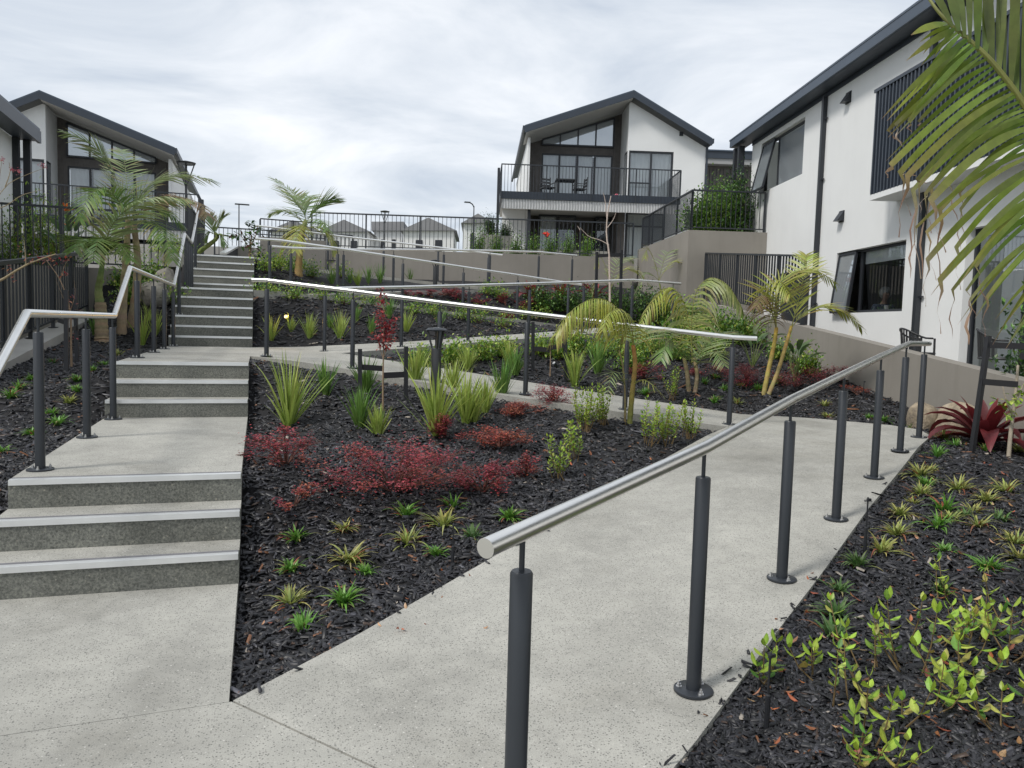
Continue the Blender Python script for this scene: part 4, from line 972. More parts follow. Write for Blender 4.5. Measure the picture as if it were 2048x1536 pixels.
def tuft(px, py, size, kind, key):
    q = gp(px, py); mb = MB(); n = rnd.randint(40, 74); size = size*rnd.uniform(0.85, 1.3); lean_ = rnd.uniform(0, 6.3); la_ = rnd.uniform(0, 0.5)
    pal = {'g': ((0.09, 0.25, 0.035), (0.16, 0.32, 0.05)), 'y': ((0.19, 0.28, 0.05), (0.42, 0.40, 0.13)), 'd': ((0.05, 0.15, 0.04), (0.13, 0.20, 0.06))}[kind]
    for i in range(n):
        az = rnd.uniform(0, 2*PI); inner = rnd.random() < 0.58; az += la_*math.sin(lean_-az)*1.6
        L = size*rnd.uniform(0.5, 0.95)*(0.72 if inner else 0.95); el = rnd.uniform(0.85, 1.45) if inner else rnd.uniform(0.6, 1.15)
        if kind == 'y': L *= 1.08; el -= rnd.uniform(0.0, 0.35)
        c0 = jit(pal[0], 0.25); c1 = jit(pal[1], 0.3)
        if not inner and rnd.random() < (0.5 if kind == 'y' else 0.16): c1 = jit((0.33, 0.27, 0.12), 0.2)
        if not inner and rnd.random() < 0.13: c0 = c1 = jit((0.26, 0.09, 0.045), 0.2)
        blade(mb, (rnd.gauss(0, 0.012), rnd.gauss(0, 0.012), -0.01), az, el, L, 0.0085+0.030*size, rnd.uniform(0.5, 1.2) if inner else rnd.uniform(1.2, 2.3), c0, c1, 7, rnd.uniform(-0.5, 0.5))
    o = mb.build('lily_turf', 'leaf', None, None); o.location = q; o.rotation_euler = (0, 0, rnd.uniform(0, 6))
    tag(o, 'x', 'lily turf'); row(key, o, q); return o
def leaf6(mb, p, d, side, L, W, col, fold=0.25, curl=0.15):
    up_ = np.cross(side, d); vs = [p]; fs_ = []
    for u_, w_ in ((0.28, 0.78), (0.58, 1.0), (0.84, 0.55)):
        m_ = p+d*L*u_-up_*L*curl*u_*u_; e_ = up_*fold*W*w_*0.5
        vs += [m_+side*W*0.5*w_+e_, m_, m_-side*W*0.5*w_+e_]
    vs.append(p+d*L-up_*L*curl)
    mb.add(vs, [(0, 2, 1), (0, 3, 2), (1, 2, 5, 4), (2, 3, 6, 5), (4, 5, 8, 7), (5, 6, 9, 8), (7, 8, 10), (8, 9, 10)], [tuple(x*1.25 for x in col) if i in (2, 5, 8) else col for i in range(11)])
def leaf4(mb, p, d, side, L, W, col):
    up_ = np.cross(side, d)
    mb.add([p, p+d*L*0.5+side*W/2+up_*W*0.2, p+d*L, p+d*L*0.5-side*W/2+up_*W*0.2], [(0, 1, 2, 3)], col)
def randdir(el_lo=-0.3, el_hi=1.0):
    az = rnd.uniform(0, 2*PI); el = rnd.uniform(el_lo, el_hi); return np.array((math.cos(az)*math.cos(el), math.sin(az)*math.cos(el), math.sin(el)))
RED = [(0.32, 0.045, 0.07), (0.22, 0.032, 0.05), (0.40, 0.07, 0.085), (0.17, 0.045, 0.042), (0.33, 0.085, 0.06)]
ORANGE = [(0.38, 0.09, 0.055), (0.30, 0.055, 0.05), (0.40, 0.13, 0.07), (0.22, 0.05, 0.04)]
LIME = [(0.31, 0.43, 0.05), (0.22, 0.36, 0.04), (0.40, 0.47, 0.09), (0.14, 0.25, 0.04)]
GREEN = [(0.08, 0.19, 0.032), (0.12, 0.25, 0.04), (0.06, 0.14, 0.028), (0.18, 0.30, 0.06)]
DKGREEN = [(0.028, 0.065, 0.022), (0.04, 0.09, 0.025), (0.022, 0.05, 0.02), (0.06, 0.12, 0.03)]
def bush(name, label, cat, q, rx, h, pal, nb=26, per=26, leafL=0.03, key=None, layered=0.0, group=None, six=False, ry=None, stem=(0.10, 0.06, 0.04), asp=0.55, lo=0.15):
    ry = ry or rx
    root = thing(name, label, cat, q, 0, group); lv = MB(); sm = MB(); sm.cur = stem; per = int(per*1.15); leafL = leafL*1.12
    lobes = [(rnd.uniform(0, 2*PI), rnd.uniform(0.55, 1.25), rnd.uniform(0.45, 1.15)) for _ in range(6)]
    for i in range(nb):
        az = rnd.uniform(0, 2*PI); rr = math.sqrt(rnd.random()); el = rnd.uniform(lo, 1.0)
        if layered:
            la, lr, lh = rnd.choice(lobes); az = la+rnd.gauss(0, 0.30); rr = lr*(0.25+0.9*rnd.random()); el = max(lo*0.7, min(1.0, lh*(0.25+0.75*rnd.random())*(1.15-0.55*rr)))
        k = 1.0 if layered else (math.sqrt(max(0.05, 1-(el-0.35)**2*1.3)) if el > 0.35 else 0.75+0.7*el)
        end = np.array((rx*rr*k*math.cos(az), ry*rr*k*math.sin(az), h*el*rnd.uniform(0.8, 1.06)))
        st0 = np.array((end[0]*0.08, end[1]*0.08, -0.01)); mid = st0*0.4+end*0.6; mid[2] = end[2]*(0.45 if layered else 0.55); mid += np.array((rnd.gauss(0, 0.08*rx), rnd.gauss(0, 0.08*rx), 0))
        sm.tube([st0, mid, end], [0.006, 0.004, 0.0015], 4, False)
        shade = rnd.choice(pal)
        for j in range(per):
            t_ = rnd.uniform(0.25, 1.0)**0.7; p = (1-t_)**2*st0+2*t_*(1-t_)*mid+t_**2*end
            p = p+np.array((rnd.gauss(0, 1), rnd.gauss(0, 1), rnd.gauss(0, 0.55 if layered else 0.9)))*leafL*1.25*(0.6+t_)
            if p[2] < 0.005: continue
            d = unit(randdir(-0.25, 0.5 if layered else 1.0)+unit(end-st0)*0.5); sd = unit(np.cross(d, Zv)+0.2*randdir(-1, 1))
            c_ = jit(rnd.choice(pal) if rnd.random() < 0.5 else shade, 0.25); Ls = leafL*rnd.uniform(0.6, 1.25)
            (leaf6 if six else leaf4)(lv, p, d, sd, Ls, Ls*asp, c_)
    sm.build('stems', 'trunk', root); lv.build('foliage', 'leaf', root)
    if key: row(key, root, q)
    return root
def pxbush(name, cat, px, py, wpx, hpx, pal, key=None, label='x', base=None, **k):
    q = gp(px, py) if base is None else np.array(base, float); D = (q-CAM)@_fw; s_ = D/F_PX
    return bush(name, label, cat, q, wpx*s_/2, hpx*s_, pal, key=key, **k)
def leafy(q, nst, H, leafL, pal, key, label='x', lean=0.35, name='leafy_shrub', cat='shrub', gap=0.045):
    """open shrub of upright shoots with paired pointed leaves"""
    root = thing(name, label, cat, q); lv = MB(); sm = MB(); sm.cur = (0.16, 0.11, 0.05)
    for s_ in range(nst):
        az = rnd.uniform(0, 2*PI); h = H*rnd.uniform(0.45, 1.1); ln = rnd.uniform(0.1, 1.0)*lean
        p0 = np.array((rnd.gauss(0, 0.03), rnd.gauss(0, 0.03), -0.01)); end = p0+np.array((math.cos(az)*ln*h*1.3, math.sin(az)*ln*h*1.3, h)); mid = p0*0.5+end*0.5+np.array((math.cos(az), math.sin(az), 0))*ln*h*0.25
        sm.tube([p0, mid, end], [0.004, 0.003, 0.0015], 5, False)
        nl = max(3, int(h/gap)); tw = rnd.uniform(0, 3)
        for j in range(nl):
            t_ = 0.25+0.75*(j+1)/nl; p = (1-t_)**2*p0+2*t_*(1-t_)*mid+t_**2*end
            for k in range(2):
                a2 = tw+j*1.57+k*PI+rnd.gauss(0, 0.25); el = rnd.uniform(0.05, 0.6)+(0.6 if j == nl-1 else 0)
                d = np.array((math.cos(a2)*math.cos(el), math.sin(a2)*math.cos(el), math.sin(el))); sd = unit(np.cross(Zv, d))
                new = t_ > 0.6; c_ = jit(pal[0] if new and rnd.random() < 0.6 else rnd.choice(pal), 0.2)
                Ls = leafL*rnd.uniform(0.65, 1.2)*(0.8 if j == nl-1 else 1)
                leaf6(lv, p, d, sd, Ls, Ls*0.46, c_, 0.22, 0.2)
    sm.build('stems', 'trunk', root); lv.build('foliage', 'leaf', root)
    if key: row(key, root, q)
    return root

# --- palms
def smooth_path(pts, n):
    P = np.array(pts, float); m = len(P)
    if m == 2: return [P[0]+(P[1]-P[0])*t_ for t_ in np.linspace(0, 1, n)]
    out = []
    for u in np.linspace(0, m-1, n):
        i = min(int(u), m-2); t_ = u-i; p0 = P[max(i-1, 0)]; p1 = P[i]; p2 = P[i+1]; p3 = P[min(i+2, m-1)]
        out.append(0.5*((2*p1)+(-p0+p2)*t_+(2*p0-5*p1+4*p2-p3)*t_**2+(-p0+3*p1-3*p2+p3)*t_**3))
    return out
def frond(parent, o, pts, leafL, n=26, hang=0.6, w=0.022, col=(0.10, 0.17, 0.035), tip=(0.22, 0.24, 0.06), fwd=0.5, rach=0.008, start=0.12, sidek=1.0):
    leafL *= 1.15; w *= 0.95; n = int(n*1.35)
    if hang < 0.95: hang *= 0.5; fwd = 0.85
    else: hang *= 1.1
    P = smooth_path(pts, 40); mb = MB(); mb.cur = mixc_(col, (0.25, 0.22, 0.08), 0.5)
    mb.tube([p-o for p in P], [rach*(1-0.75*i/39) for i in range(40)], 5, False)
    for k in range(n):
        t_ = start+(1-start)*(k+rnd.uniform(-0.2, 0.2))/(n-1); t_ = min(0.995, max(0.02, t_)); i = min(38, int(t_*39)); p = P[i]+(P[i+1]-P[i])*(t_*39-i); tg = unit(P[i+1]-P[i])
        side = np.cross(tg, Zv); side = unit(side) if np.linalg.norm(side) > 0.1 else _rt
        L = leafL*(0.35+0.65*math.sin(PI*min(1, 0.12+0.88*t_)**0.75))*rnd.uniform(0.85, 1.1)
        for sg in (-1, 1):
            d = unit(side*sg*sidek+tg*fwd+Zv*rnd.uniform(-0.15, 0.25)); pts_ = []; q = p.copy(); m = 5; v = d
            c0 = jit(col, 0.25); c1 = jit(mixc_(col, tip, rnd.random()), 0.25)
            if rnd.random() < 0.10: c1 = jit((0.30, 0.20, 0.10), 0.2)
            wid = []; cols = []; sds = []
            for j in range(m):
                pts_.append(q-o); wid.append(w*(0.6, 1.0, 0.95, 0.6, 0.08)[j]); cols.append(mixc_(c0, c1, j/(m-1)))
                s2 = np.cross(v, Zv*0.6+tg*0.7); sds.append(unit(np.cross(v, np.cross(tg, v))+1e-6) if False else unit(np.cross(unit(np.cross(v, tg)+1e-6), v)))
                v = unit(v-Zv*hang*0.42); q = q+v*L/(m-1)
            mb.strip(pts_, wid, sds, cols)
    return mb.build('frond', 'leaf', parent)
def palm(label, base, trunks, fronds, D, key=None):
    """trunks: list of (px path, r0, r1, colour0, colour1); fronds: list of (px path with depth offsets, kw)"""
    root = thing('palm', label, 'palm', base); o = np.array(base, float)
    for path, r0, r1, c0, c1 in trunks:
        P = [np.array(base) if q is None else at(q[0], q[1], D+(q[2] if len(q) > 2 else 0)) for q in path]
        P = smooth_path(P, 22); P[0] = P[0]-(0, 0, 0.04); mb = MB()
        n = len(P); rad = []; cols = []
        for i in range(n):
            t_ = i/(n-1); rad.append((r0+(r1-r0)*t_)*(1+0.07*math.sin(i*2.4))); cols.append(jit(mixc_(c0, c1, t_), 0.12 if i % 2 else 0.22))
        mb.tube([p-o for p in P], rad, 10, True, cols); smooth_by(mb.build('trunk', 'trunk', root), 60)
    for path, kw in fronds:
        frond(root, o, [at(q[0], q[1], D+(q[2] if len(q) > 2 else 0)) for q in path], **kw)
    return root
GRN = dict(col=(0.12, 0.22, 0.05), tip=(0.27, 0.31, 0.09)); YEL = dict(col=(0.30, 0.34, 0.055), tip=(0.47, 0.44, 0.12)); GRY = dict(col=(0.18, 0.25, 0.09), tip=(0.40, 0.42, 0.22)); BRN = dict(col=(0.20, 0.14, 0.07), tip=(0.32, 0.20, 0.11))
TR = (0.30, 0.23, 0.15); TG = (0.20, 0.24, 0.07)
b = gp(204, 683); D = (b-CAM)@_fw
palm('palm with ringed tan trunk at left, base between the kerb wall and the stair handrail', b,
     [([None, (203, 655), (201, 605)], 0.115, 0.085, TR, (0.27, 0.22, 0.13)), ([(201, 612), (197, 580), (203, 540), (206, 505)], 0.072, 0.026, (0.22, 0.26, 0.10), (0.14, 0.22, 0.06))],
     [([(206, 515), (222, 455, -.1), (258, 416, -.2), (310, 395, -.2), (372, 398, -.1)], dict(leafL=0.62, n=30, hang=0.75, w=0.034, **GRY)),
      ([(206, 520), (190, 488, -.3), (168, 478, -.6), (150, 500, -.8)], dict(leafL=0.5, n=24, hang=0.5, w=0.03, **GRN)),
      ([(206, 520), (220, 492, -.2), (240, 490, -.4), (262, 520, -.5)], dict(leafL=0.42, n=20, hang=0.5, w=0.028, **GRN)),
      ([(206, 520), (203, 488, -.5), (196, 480, -.9), (188, 520, -1.1)], dict(leafL=0.42, n=20, hang=0.5, w=0.028, **GRN)),
      ([(206, 520), (215, 470, .3), (228, 445, .6), (235, 430, .9)], dict(leafL=0.4, n=20, hang=0.5, w=0.028, **GRN))], D)
b = gp(243, 668); D = (b-CAM)@_fw
palm('twin-trunked palm with tall crown in front of the left house', b,
     [([None, (246, 600), (252, 520), (256, 440)], 0.08, 0.04, TR, (0.26, 0.22, 0.12)), ([(262, 660, .3), (272, 590, .3), (275, 520, .3), (268, 450, .2)], 0.085, 0.045, TR, (0.24, 0.21, 0.12))],
     [([(257, 445), (245, 395), (222, 335, -.1), (185, 290, -.3), (136, 266, -.5)], dict(leafL=0.62, n=34, hang=0.35, w=0.032, **GRY)),
      ([(262, 440), (285, 385), (320, 358, .1), (365, 350, .2), (418, 358, .2)], dict(leafL=0.6, n=32, hang=0.4, w=0.03, **GRY)),
      ([(262, 445), (300, 405), (345, 392), (395, 405, -.1), (415, 430, -.2)], dict(leafL=0.5, n=24, hang=0.7, w=0.025, **BRN)),
      ([(257, 440), (232, 395, -.3), (200, 378, -.6), (172, 402, -.9), (160, 440, -1.0)], dict(leafL=0.5, n=26, hang=0.6, w=0.03, **GRN)),
      ([(260, 440), (255, 380, .4), (250, 330, .8), (243, 300, 1.1)], dict(leafL=0.45, n=22, hang=0.3, w=0.026, **GRY)),
      ([(262, 450), (300, 440, -.5), (330, 470, -.8), (345, 520, -.9)], dict(leafL=0.45, n=24, hang=0.7, w=0.026, **GRN)),
      ([(262, 445), (290, 420, .5), (330, 420, .8), (365, 450, 1.0)], dict(leafL=0.45, n=24, hang=0.7, w=0.026, **GRN))], D)
b = gp(597, 552); D = (b-CAM)@_fw
palm('feathery palm on the upper slope, right of the stair head', b,
     [([None, (598, 520), (603, 470), (612, 440)], 0.10, 0.05, (0.36, 0.23, 0.10), (0.24, 0.24, 0.10))],
     [([(612, 445), (605, 415), (585, 385, .2), (552, 360, .3)], dict(leafL=0.62, n=28, hang=0.2, w=0.035, **GRY)), ([(613, 445), (628, 420), (648, 405), (668, 398)], dict(leafL=0.8, n=28, hang=0.2, w=0.04, **GRN)),
      ([(610, 450), (590, 430), (562, 420), (540, 428)], dict(leafL=0.5, n=22, hang=0.4, w=0.03, **GRY)), ([(612, 448), (610, 420, .6), (612, 400, 1.0), (616, 392, 1.3)], dict(leafL=0.6, n=24, hang=0.2, w=0.035, **GRN)),
      ([(612, 455), (640, 455), (662, 475), (672, 505)], dict(leafL=0.55, n=22, hang=0.7, w=0.03, **YEL)), ([(608, 455), (588, 455), (572, 475), (560, 505)], dict(leafL=0.55, n=22, hang=0.7, w=0.03, **YEL)),
      ([(610, 455), (602, 450, -.6), (594, 470, -1.0), (590, 500, -1.1)], dict(leafL=0.5, n=20, hang=0.7, w=0.03, **YEL)), ([(612, 452), (625, 440, -.6), (640, 440, -1.0), (655, 460, -1.2)], dict(leafL=0.5, n=20, hang=0.6, w=0.03, **GRN))], D)
b = gp(1259, 850); D = (b-CAM)@_fw
palm('slender palm with drooping yellow-green fronds beside the middle ramp', b,
     [([None, (1264, 790), (1270, 730), (1266, 690)], 0.032, 0.022, (0.17, 0.20, 0.05), (0.34, 0.15, 0.05)), ([(1250, 850, -.02), (1250, 790), (1246, 735), (1238, 700)], 0.014, 0.007, (0.2, 0.15, 0.07), (0.25, 0.22, 0.1))],
     [([(1268, 700), (1255, 650), (1225, 608, -.1), (1185, 598, -.3), (1140, 625, -.5), (1112, 668, -.6)], dict(leafL=0.50, n=32, hang=1.3, w=0.022, sidek=0.5, **YEL)),
      ([(1268, 700), (1262, 650, -.1), (1245, 620, -.3), (1222, 625, -.6), (1205, 660, -.8)], dict(leafL=0.42, n=24, hang=1.3, w=0.02, sidek=0.5, **YEL)),
      ([(1268, 700), (1285, 665, .2), (1315, 660, .4), (1345, 690, .5)], dict(leafL=0.34, n=20, hang=0.6, w=0.016, **GRY)),
      ([(1250, 770), (1235, 745, -.1), (1222, 752, -.2), (1215, 790, -.3)], dict(leafL=0.2, n=9, hang=0.5, w=0.013, **GRY)),
      ([(1266, 770), (1285, 760, -.1), (1305, 770, -.2), (1325, 790, -.2)], dict(leafL=0.16, n=7, hang=0.5, w=0.012, **YEL))], D)
b = gp(1378, 785); D = (b-CAM)@_fw
palm('low clumping palm with one broad arching frond, behind the middle handrail end', b,
     [([None, (1374, 745), (1368, 715)], 0.035, 0.025, (0.27, 0.20, 0.13), (0.22, 0.20, 0.09)), ([(1390, 786, -.02), (1394, 750), (1388, 715)], 0.035, 0.022, (0.30, 0.24, 0.15), (0.22, 0.20, 0.09))],
     [([(1385, 725), (1380, 660), (1365, 600), (1338, 575), (1300, 610, -.2), (1280, 655, -.3)], dict(leafL=0.46, n=26, hang=1.1, w=0.026, sidek=0.6, **YEL)),
      ([(1385, 725), (1383, 650), (1392, 585), (1420, 556), (1455, 570, -.1), (1482, 612, -.2)], dict(leafL=0.52, n=26, hang=1.2, w=0.034, sidek=0.6, col=(0.24, 0.28, 0.08), tip=(0.40, 0.42, 0.2))),
      ([(1385, 730), (1360, 700, -.2), (1335, 690, -.4), (1322, 720, -.5)], dict(leafL=0.36, n=20, hang=0.6, w=0.022, **GRN)),
      ([(1388, 730), (1410, 690, .1), (1440, 665, .2), (1475, 668, .3)], dict(leafL=0.4, n=24, hang=0.5, w=0.018, **GRY)),
      ([(1388, 735), (1412, 710, -.3), (1432, 705, -.5), (1448, 730, -.7)], dict(leafL=0.34, n=18, hang=0.5, w=0.018, **GRY)),
      ([(1384, 725), (1385, 670, .5), (1392, 640, .9), (1402, 628, 1.2)], dict(leafL=0.34, n=18, hang=0.4, w=0.02, **YEL))], D)
b = gp(1527, 790); D = (b-CAM)@_fw
palm('palm with two bright yellow stems in front of the low garden wall', b,
     [([None, (1537, 740), (1548, 690), (1553, 655)], 0.036, 0.026, (0.33, 0.28, 0.10), (0.45, 0.30, 0.06)), ([(1536, 792, -.02), (1555, 745), (1572, 690), (1583, 652)], 0.034, 0.022, (0.30, 0.25, 0.12), (0.45, 0.30, 0.07))],
     [([(1553, 660), (1552, 610), (1560, 565), (1590, 545), (1630, 540), (1668, 565)], dict(leafL=0.5, n=28, hang=0.5, w=0.026, **YEL)),
      ([(1553, 660), (1545, 605), (1540, 575), (1555, 560, -.3), (1580, 590, -.5)], dict(leafL=0.42, n=24, hang=1.1, w=0.022, **YEL)),
      ([(1583, 655), (1610, 625), (1650, 612), (1690, 625), (1722, 655)], dict(leafL=0.42, n=26, hang=0.5, w=0.024, **YEL)),
      ([(1553, 660), (1540, 610, -.2), (1525, 590, -.4), (1510, 615, -.6)], dict(leafL=0.36, n=22, hang=1.0, w=0.018, **BRN)),
      ([(1583, 655), (1600, 590), (1610, 540, .1), (1612, 510, .2)], dict(leafL=0.36, n=20, hang=0.3, w=0.022, **YEL))], D)
# smaller background palms on the right of the upper slope
for (px, py, tx, ty, lab_) in ((1215, 640, 1222, 575, 'small wispy palm beside the bare staked sapling in front of the beige wall'), (1330, 630, 1318, 560, 'thin young palm in front of the beige corner wall')):
    b = gp(px, py); D = (b-CAM)@_fw
    palm(lab_, b, [([None, ((px+tx)/2, (py+ty)/2), (tx, ty)], 0.03, 0.02, TG, TG)],
         [([(tx, ty), (tx-10, ty-40), (tx-22, ty-62), (tx-28, ty-45)], dict(leafL=0.45, n=16, hang=0.3, w=0.02, **YEL)), ([(tx, ty), (tx+25, ty-35), (tx+55, ty-30), (tx+80, ty-2)], dict(leafL=0.42, n=20, hang=0.5, w=0.02, **YEL)),
          ([(tx, ty), (tx+12, ty-45, .3), (tx+30, ty-60, .5), (tx+45, ty-52, .6)], dict(leafL=0.4, n=16, hang=0.4, w=0.02, **GRY)), ([(tx, ty), (tx-25, ty-15), (tx-40, ty+10), (tx-44, ty+35)], dict(leafL=0.36, n=16, hang=0.7, w=0.02, **GRY))], D)
b = np.array([-1.75, 17.5, 2.9]); D = (b-CAM)@_fw
palm('young palm at the stair head beside the dark railing', b, [([None, (430, 480), (430, 465)], 0.07, 0.03, TG, TG)],
     [([(430, 470), (422, 445), (418, 432)], dict(leafL=0.5, n=18, hang=0.2, w=0.035, **GRY)), ([(430, 470), (438, 445), (447, 432)], dict(leafL=0.5, n=18, hang=0.2, w=0.035, **GRY)), ([(430, 470), (420, 465), (410, 480)], dict(leafL=0.4, n=16, hang=0.5, w=0.03, **GRN)), ([(430, 470), (440, 470), (450, 490)], dict(leafL=0.4, n=16, hang=0.5, w=0.03, **GRN))], D)

# --- the big frond in the foreground, hanging in from the right
FD = 1.95
fb = onz(2420, 1500, 0.06); fb = CAM+unit(at(2330, 1300, 1.0)-CAM)*1; fb = at(2360, 1150, 2.15); fb[2] = float(gz(fb[0], fb[1]))
root = thing('palm', 'large green palm frond with browned tips hanging in from the upper right', 'palm', fb); o = np.array(fb)
crown = at(2300, 1000, 2.1)
mb = MB(); mb.tube([fb-o-(0, 0, .03), (fb*0.5+crown*0.5)-o, crown-o], [0.11, 0.09, 0.06], 14, True, [TR, TR, TG]); smooth_by(mb.build('trunk', 'trunk', root), 60)
rp = [crown]+[at(x, y_, d) for x, y_, d in ((2235, 760, 2.05), (2175, 560, 2.0), (2128, 400, 1.97), (2085, 275, 1.95), (2047, 208, 1.95), (1987, 128, 1.95), (1940, 82, 1.96), (1900, 48, 1.98), (1868, 12, 2.0), (1835, -40, 2.03))]
RPth = smooth_path(rp, 90)
fr_ = MB(); fr_.cur = (0.24, 0.25, 0.07); fr_.tube([p-o for p in RPth], [0.013*(1-0.8*i/89) for i in range(90)], 8, False)
fro = fr_.build('frond', 'leaf', root)
BRW = [(0.42, 0.27, 0.19), (0.33, 0.19, 0.13), (0.52, 0.40, 0.31)]
def bigleaf(base, tip, sag, w, c0, c1, brown, dD):
    """leaflet between two photo directions at frond distance; brown = share that is dead and dangling"""
    P0 = at(base[0], base[1], FD); P1 = at(tip[0], tip[1], FD+dD); n = 12; pts = []; cols = []; wid = []; sds = []
    midp = (P0+P1)/2+Zv*sag
    L = np.linalg.norm(P1-P0); tw = rnd.uniform(-0.5, 0.5)
    for i in range(n):
        t_ = i/(n-1); pts.append((1-t_)**2*P0+2*t_*(1-t_)*midp+t_**2*P1)
    dead = rnd.choice(BRW)
    if brown > 0:
        hx, hz = rnd.uniform(-0.02, 0.04), brown; e0 = pts[-1]
        for j in range(1, 6): pts.append(e0+np.array((_rt[0]*(hx*j/5+0.008*math.sin(j*1.7)), _rt[1]*(hx*j/5), -hz*j/5)))
    m = len(pts)
    for i in range(m):
        t_ = i/(m-1); tg = unit(pts[min(i+1, m-1)]-pts[max(i-1, 0)])
        v_ = unit(np.cross(tg, _fw)); nrm = unit(np.cross(v_, tg)); a_ = tw+t_*0.5+(0.8*math.sin(t_*9) if brown and t_ > 0.72 else 0)
        sds.append(v_*math.cos(a_)+nrm*math.sin(a_))
        ww = w*min(1, 0.45+2.2*t_)*(1 if t_ < 0.55 else max(0.06, 1-((t_-0.55)/0.45)**1.5*0.95))
        if brown and t_ > 0.7: ww = w*0.8*(1.2-t_)*2
        wid.append(ww)
        c_ = mixc_(c0, c1, t_)
        if brown and t_ > 0.6: c_ = mixc_(c_, dead, min(1, (t_-0.6)*5))
        elif t_ > 0.88: c_ = mixc_(c_, dead, min(1, (t_-0.88)*9))
        cols.append(jit(c_, 0.06))
    lf = MB(); lf.strip([p-o for p in pts], wid, sds, cols, fold=0.0)
    # second strip half for a midrib crease
    lf.build('leaflet', 'leaf', fro, smooth=True)
GA, GB = (0.13, 0.215, 0.026), (0.27, 0.30, 0.045)
low = [((1893, 46), (1822, 70), .01, 0), ((1900, 52), (1846, 108), .01, 0), ((1910, 58), (1812, 122), .012, 0), ((1922, 68), (1826, 190), .02, 0), ((1935, 80), (1763, 238), .02, 0), ((1945, 90), (1776, 262), .02, 0.03),
       ((1960, 104), (1776, 275), .02, 0), ((1975, 118), (1790, 250), .03, 0.05), ((1990, 133), (1772, 322), .02, 0), ((2005, 150), (1782, 330), .03, 0.03), ((2017, 165), (1800, 345), .04, 0.10), ((2030, 185), (1815, 352), .04, 0.14), ((2042, 202), (1838, 372), .05, 0.17),
       ((2052, 218), (1826, 380), .05, 0.22), ((2062, 235), (1850, 388), .06, 0.20), ((2072, 253), (1862, 400), .06, 0.12), ((2082, 272), (1880, 420), .06, 0.16), ((2092, 295), (1832, 455), .06, 0.12), ((2102, 320), (1855, 520), .06, 0.11), ((2112, 348), (1862, 590), .06, 0),
       ((2120, 375), (1880, 560), .06, 0.13), ((2128, 402), (1905, 580), .07, 0.12), ((2138, 432), (1915, 650), .07, 0), ((2146, 462), (1940, 600), .08, 0.10), ((2154, 494), (1985, 690), .07, 0), ((2160, 520), (1990, 640), .07, 0), ((2168, 548), (2010, 700), .07, 0)]
for bs, tp_, sg, br in low:
    bigleaf(bs, tp_, sg*1.1, rnd.uniform(0.013, 0.021), jit(GA, 0.2), jit(GB, 0.25), br, rnd.uniform(-0.18, 0.06))
    # a second, slimmer leaflet of the same bundle
    k2 = rnd.uniform(0.72, 0.98); bigleaf((bs[0]+rnd.uniform(4, 9), bs[1]+rnd.uniform(5, 11)), (bs[0]+(tp_[0]-bs[0])*k2+rnd.uniform(0, 14), bs[1]+(tp_[1]-bs[1])*k2+rnd.uniform(8, 24)), sg*1.1, rnd.uniform(0.010, 0.017), jit(GA, 0.25), jit(GB, 0.3), br*rnd.uniform(0, 1.1), rnd.uniform(-0.15, 0.1))
up_l = [((1905, 52), (1835, -60)), ((1918, 62), (1880, -80)), ((1930, 74), (1905, -90)), ((1940, 84), (1935, -110)), ((1955, 98), (1955, -120)), ((1970, 112), (1985, -140)), ((1985, 128), (1962, -160)), ((1998, 142), (2010, -170)), ((2010, 158), (1998, -190)), ((2022, 172), (2040, -190)), ((2034, 190), (2022, -200)), ((2046, 208), (2062, -200)), ((2060, 230), (2050, -190)), ((2075, 256), (2092, -180)), ((2090, 290), (2070, -160)), ((2108, 335), (2120, -100)), ((2124, 390), (2110, -60)), ((2140, 440), (2160, 0))]
for bs, tp_ in up_l: bigleaf(bs, tp_, 0.02, rnd.uniform(0.017, 0.025), jit((0.095, 0.135, 0.025), 0.2), jit((0.14, 0.17, 0.035), 0.2), 0, rnd.uniform(-0.1, 0.2))

# --- straplike clumps
kc = ('strappy flax clump', 'in the triangular lower bed')
for px, py, h, k in ((577, 853, 118, 'o'), (651, 789, 62, 'g'), (720, 856, 75, 'g'), (731, 786, 62, 'g'), (757, 871, 55, 'o'), (871, 871, 118, 'o'), (931, 847, 90, 'o'), (969, 827, 62, 'o'), (905, 786, 60, 'o'), (1004, 798, 70, 'g'), (830, 770, 70, 'o'), (946, 845, 60, 'o')): flax(px, py, h, k, kc)
kc = ('strappy flax clump', 'behind the middle ramp')
for px, py, h, k in ((1017, 731, 42, 'o'), (935, 742, 46, 'o'), (1195, 748, 62, 'g'), (1150, 774, 64, 'o'), (1030, 752, 50, 'g'), (1262, 792, 0, 'g')):
    if h: flax(px, py, h, k, kc)
kc = ('small strappy flax clump', 'above the ramp junction')
for px, py, h, k in ((543, 680, 44, 'o'), (582, 662, 28, 'o'), (618, 676, 44, 'o'), (681, 677, 52, 'o'), (712, 641, 34, 'g'), (743, 668, 34, 'g'), (778, 636, 42, 'g'), (813, 665, 42, 'o'), (880, 652, 40, 'g'), (660, 655, 26, 'g')): flax(px, py, h, k, kc, 34)
kc = ('dark green flax clump', 'above the third ramp')
for px, py, h, k in ((664, 568, 34, 'g'), (737, 566, 34, 'g'), (760, 566, 34, 'g'), (700, 566, 26, 'g'), (820, 560, 22, 'g'), (715, 570, 28, 'o')): flax(px, py, h, k, kc, 30)
kc = ('strappy flax clump', 'beside the kerb wall')
for px, py, h, k in ((190, 672, 50, 'g'), (285, 690, 60, 'o'), (310, 672, 46, 'o'), (297, 640, 30, 'o')): flax(px, py, h, k, kc, 34)

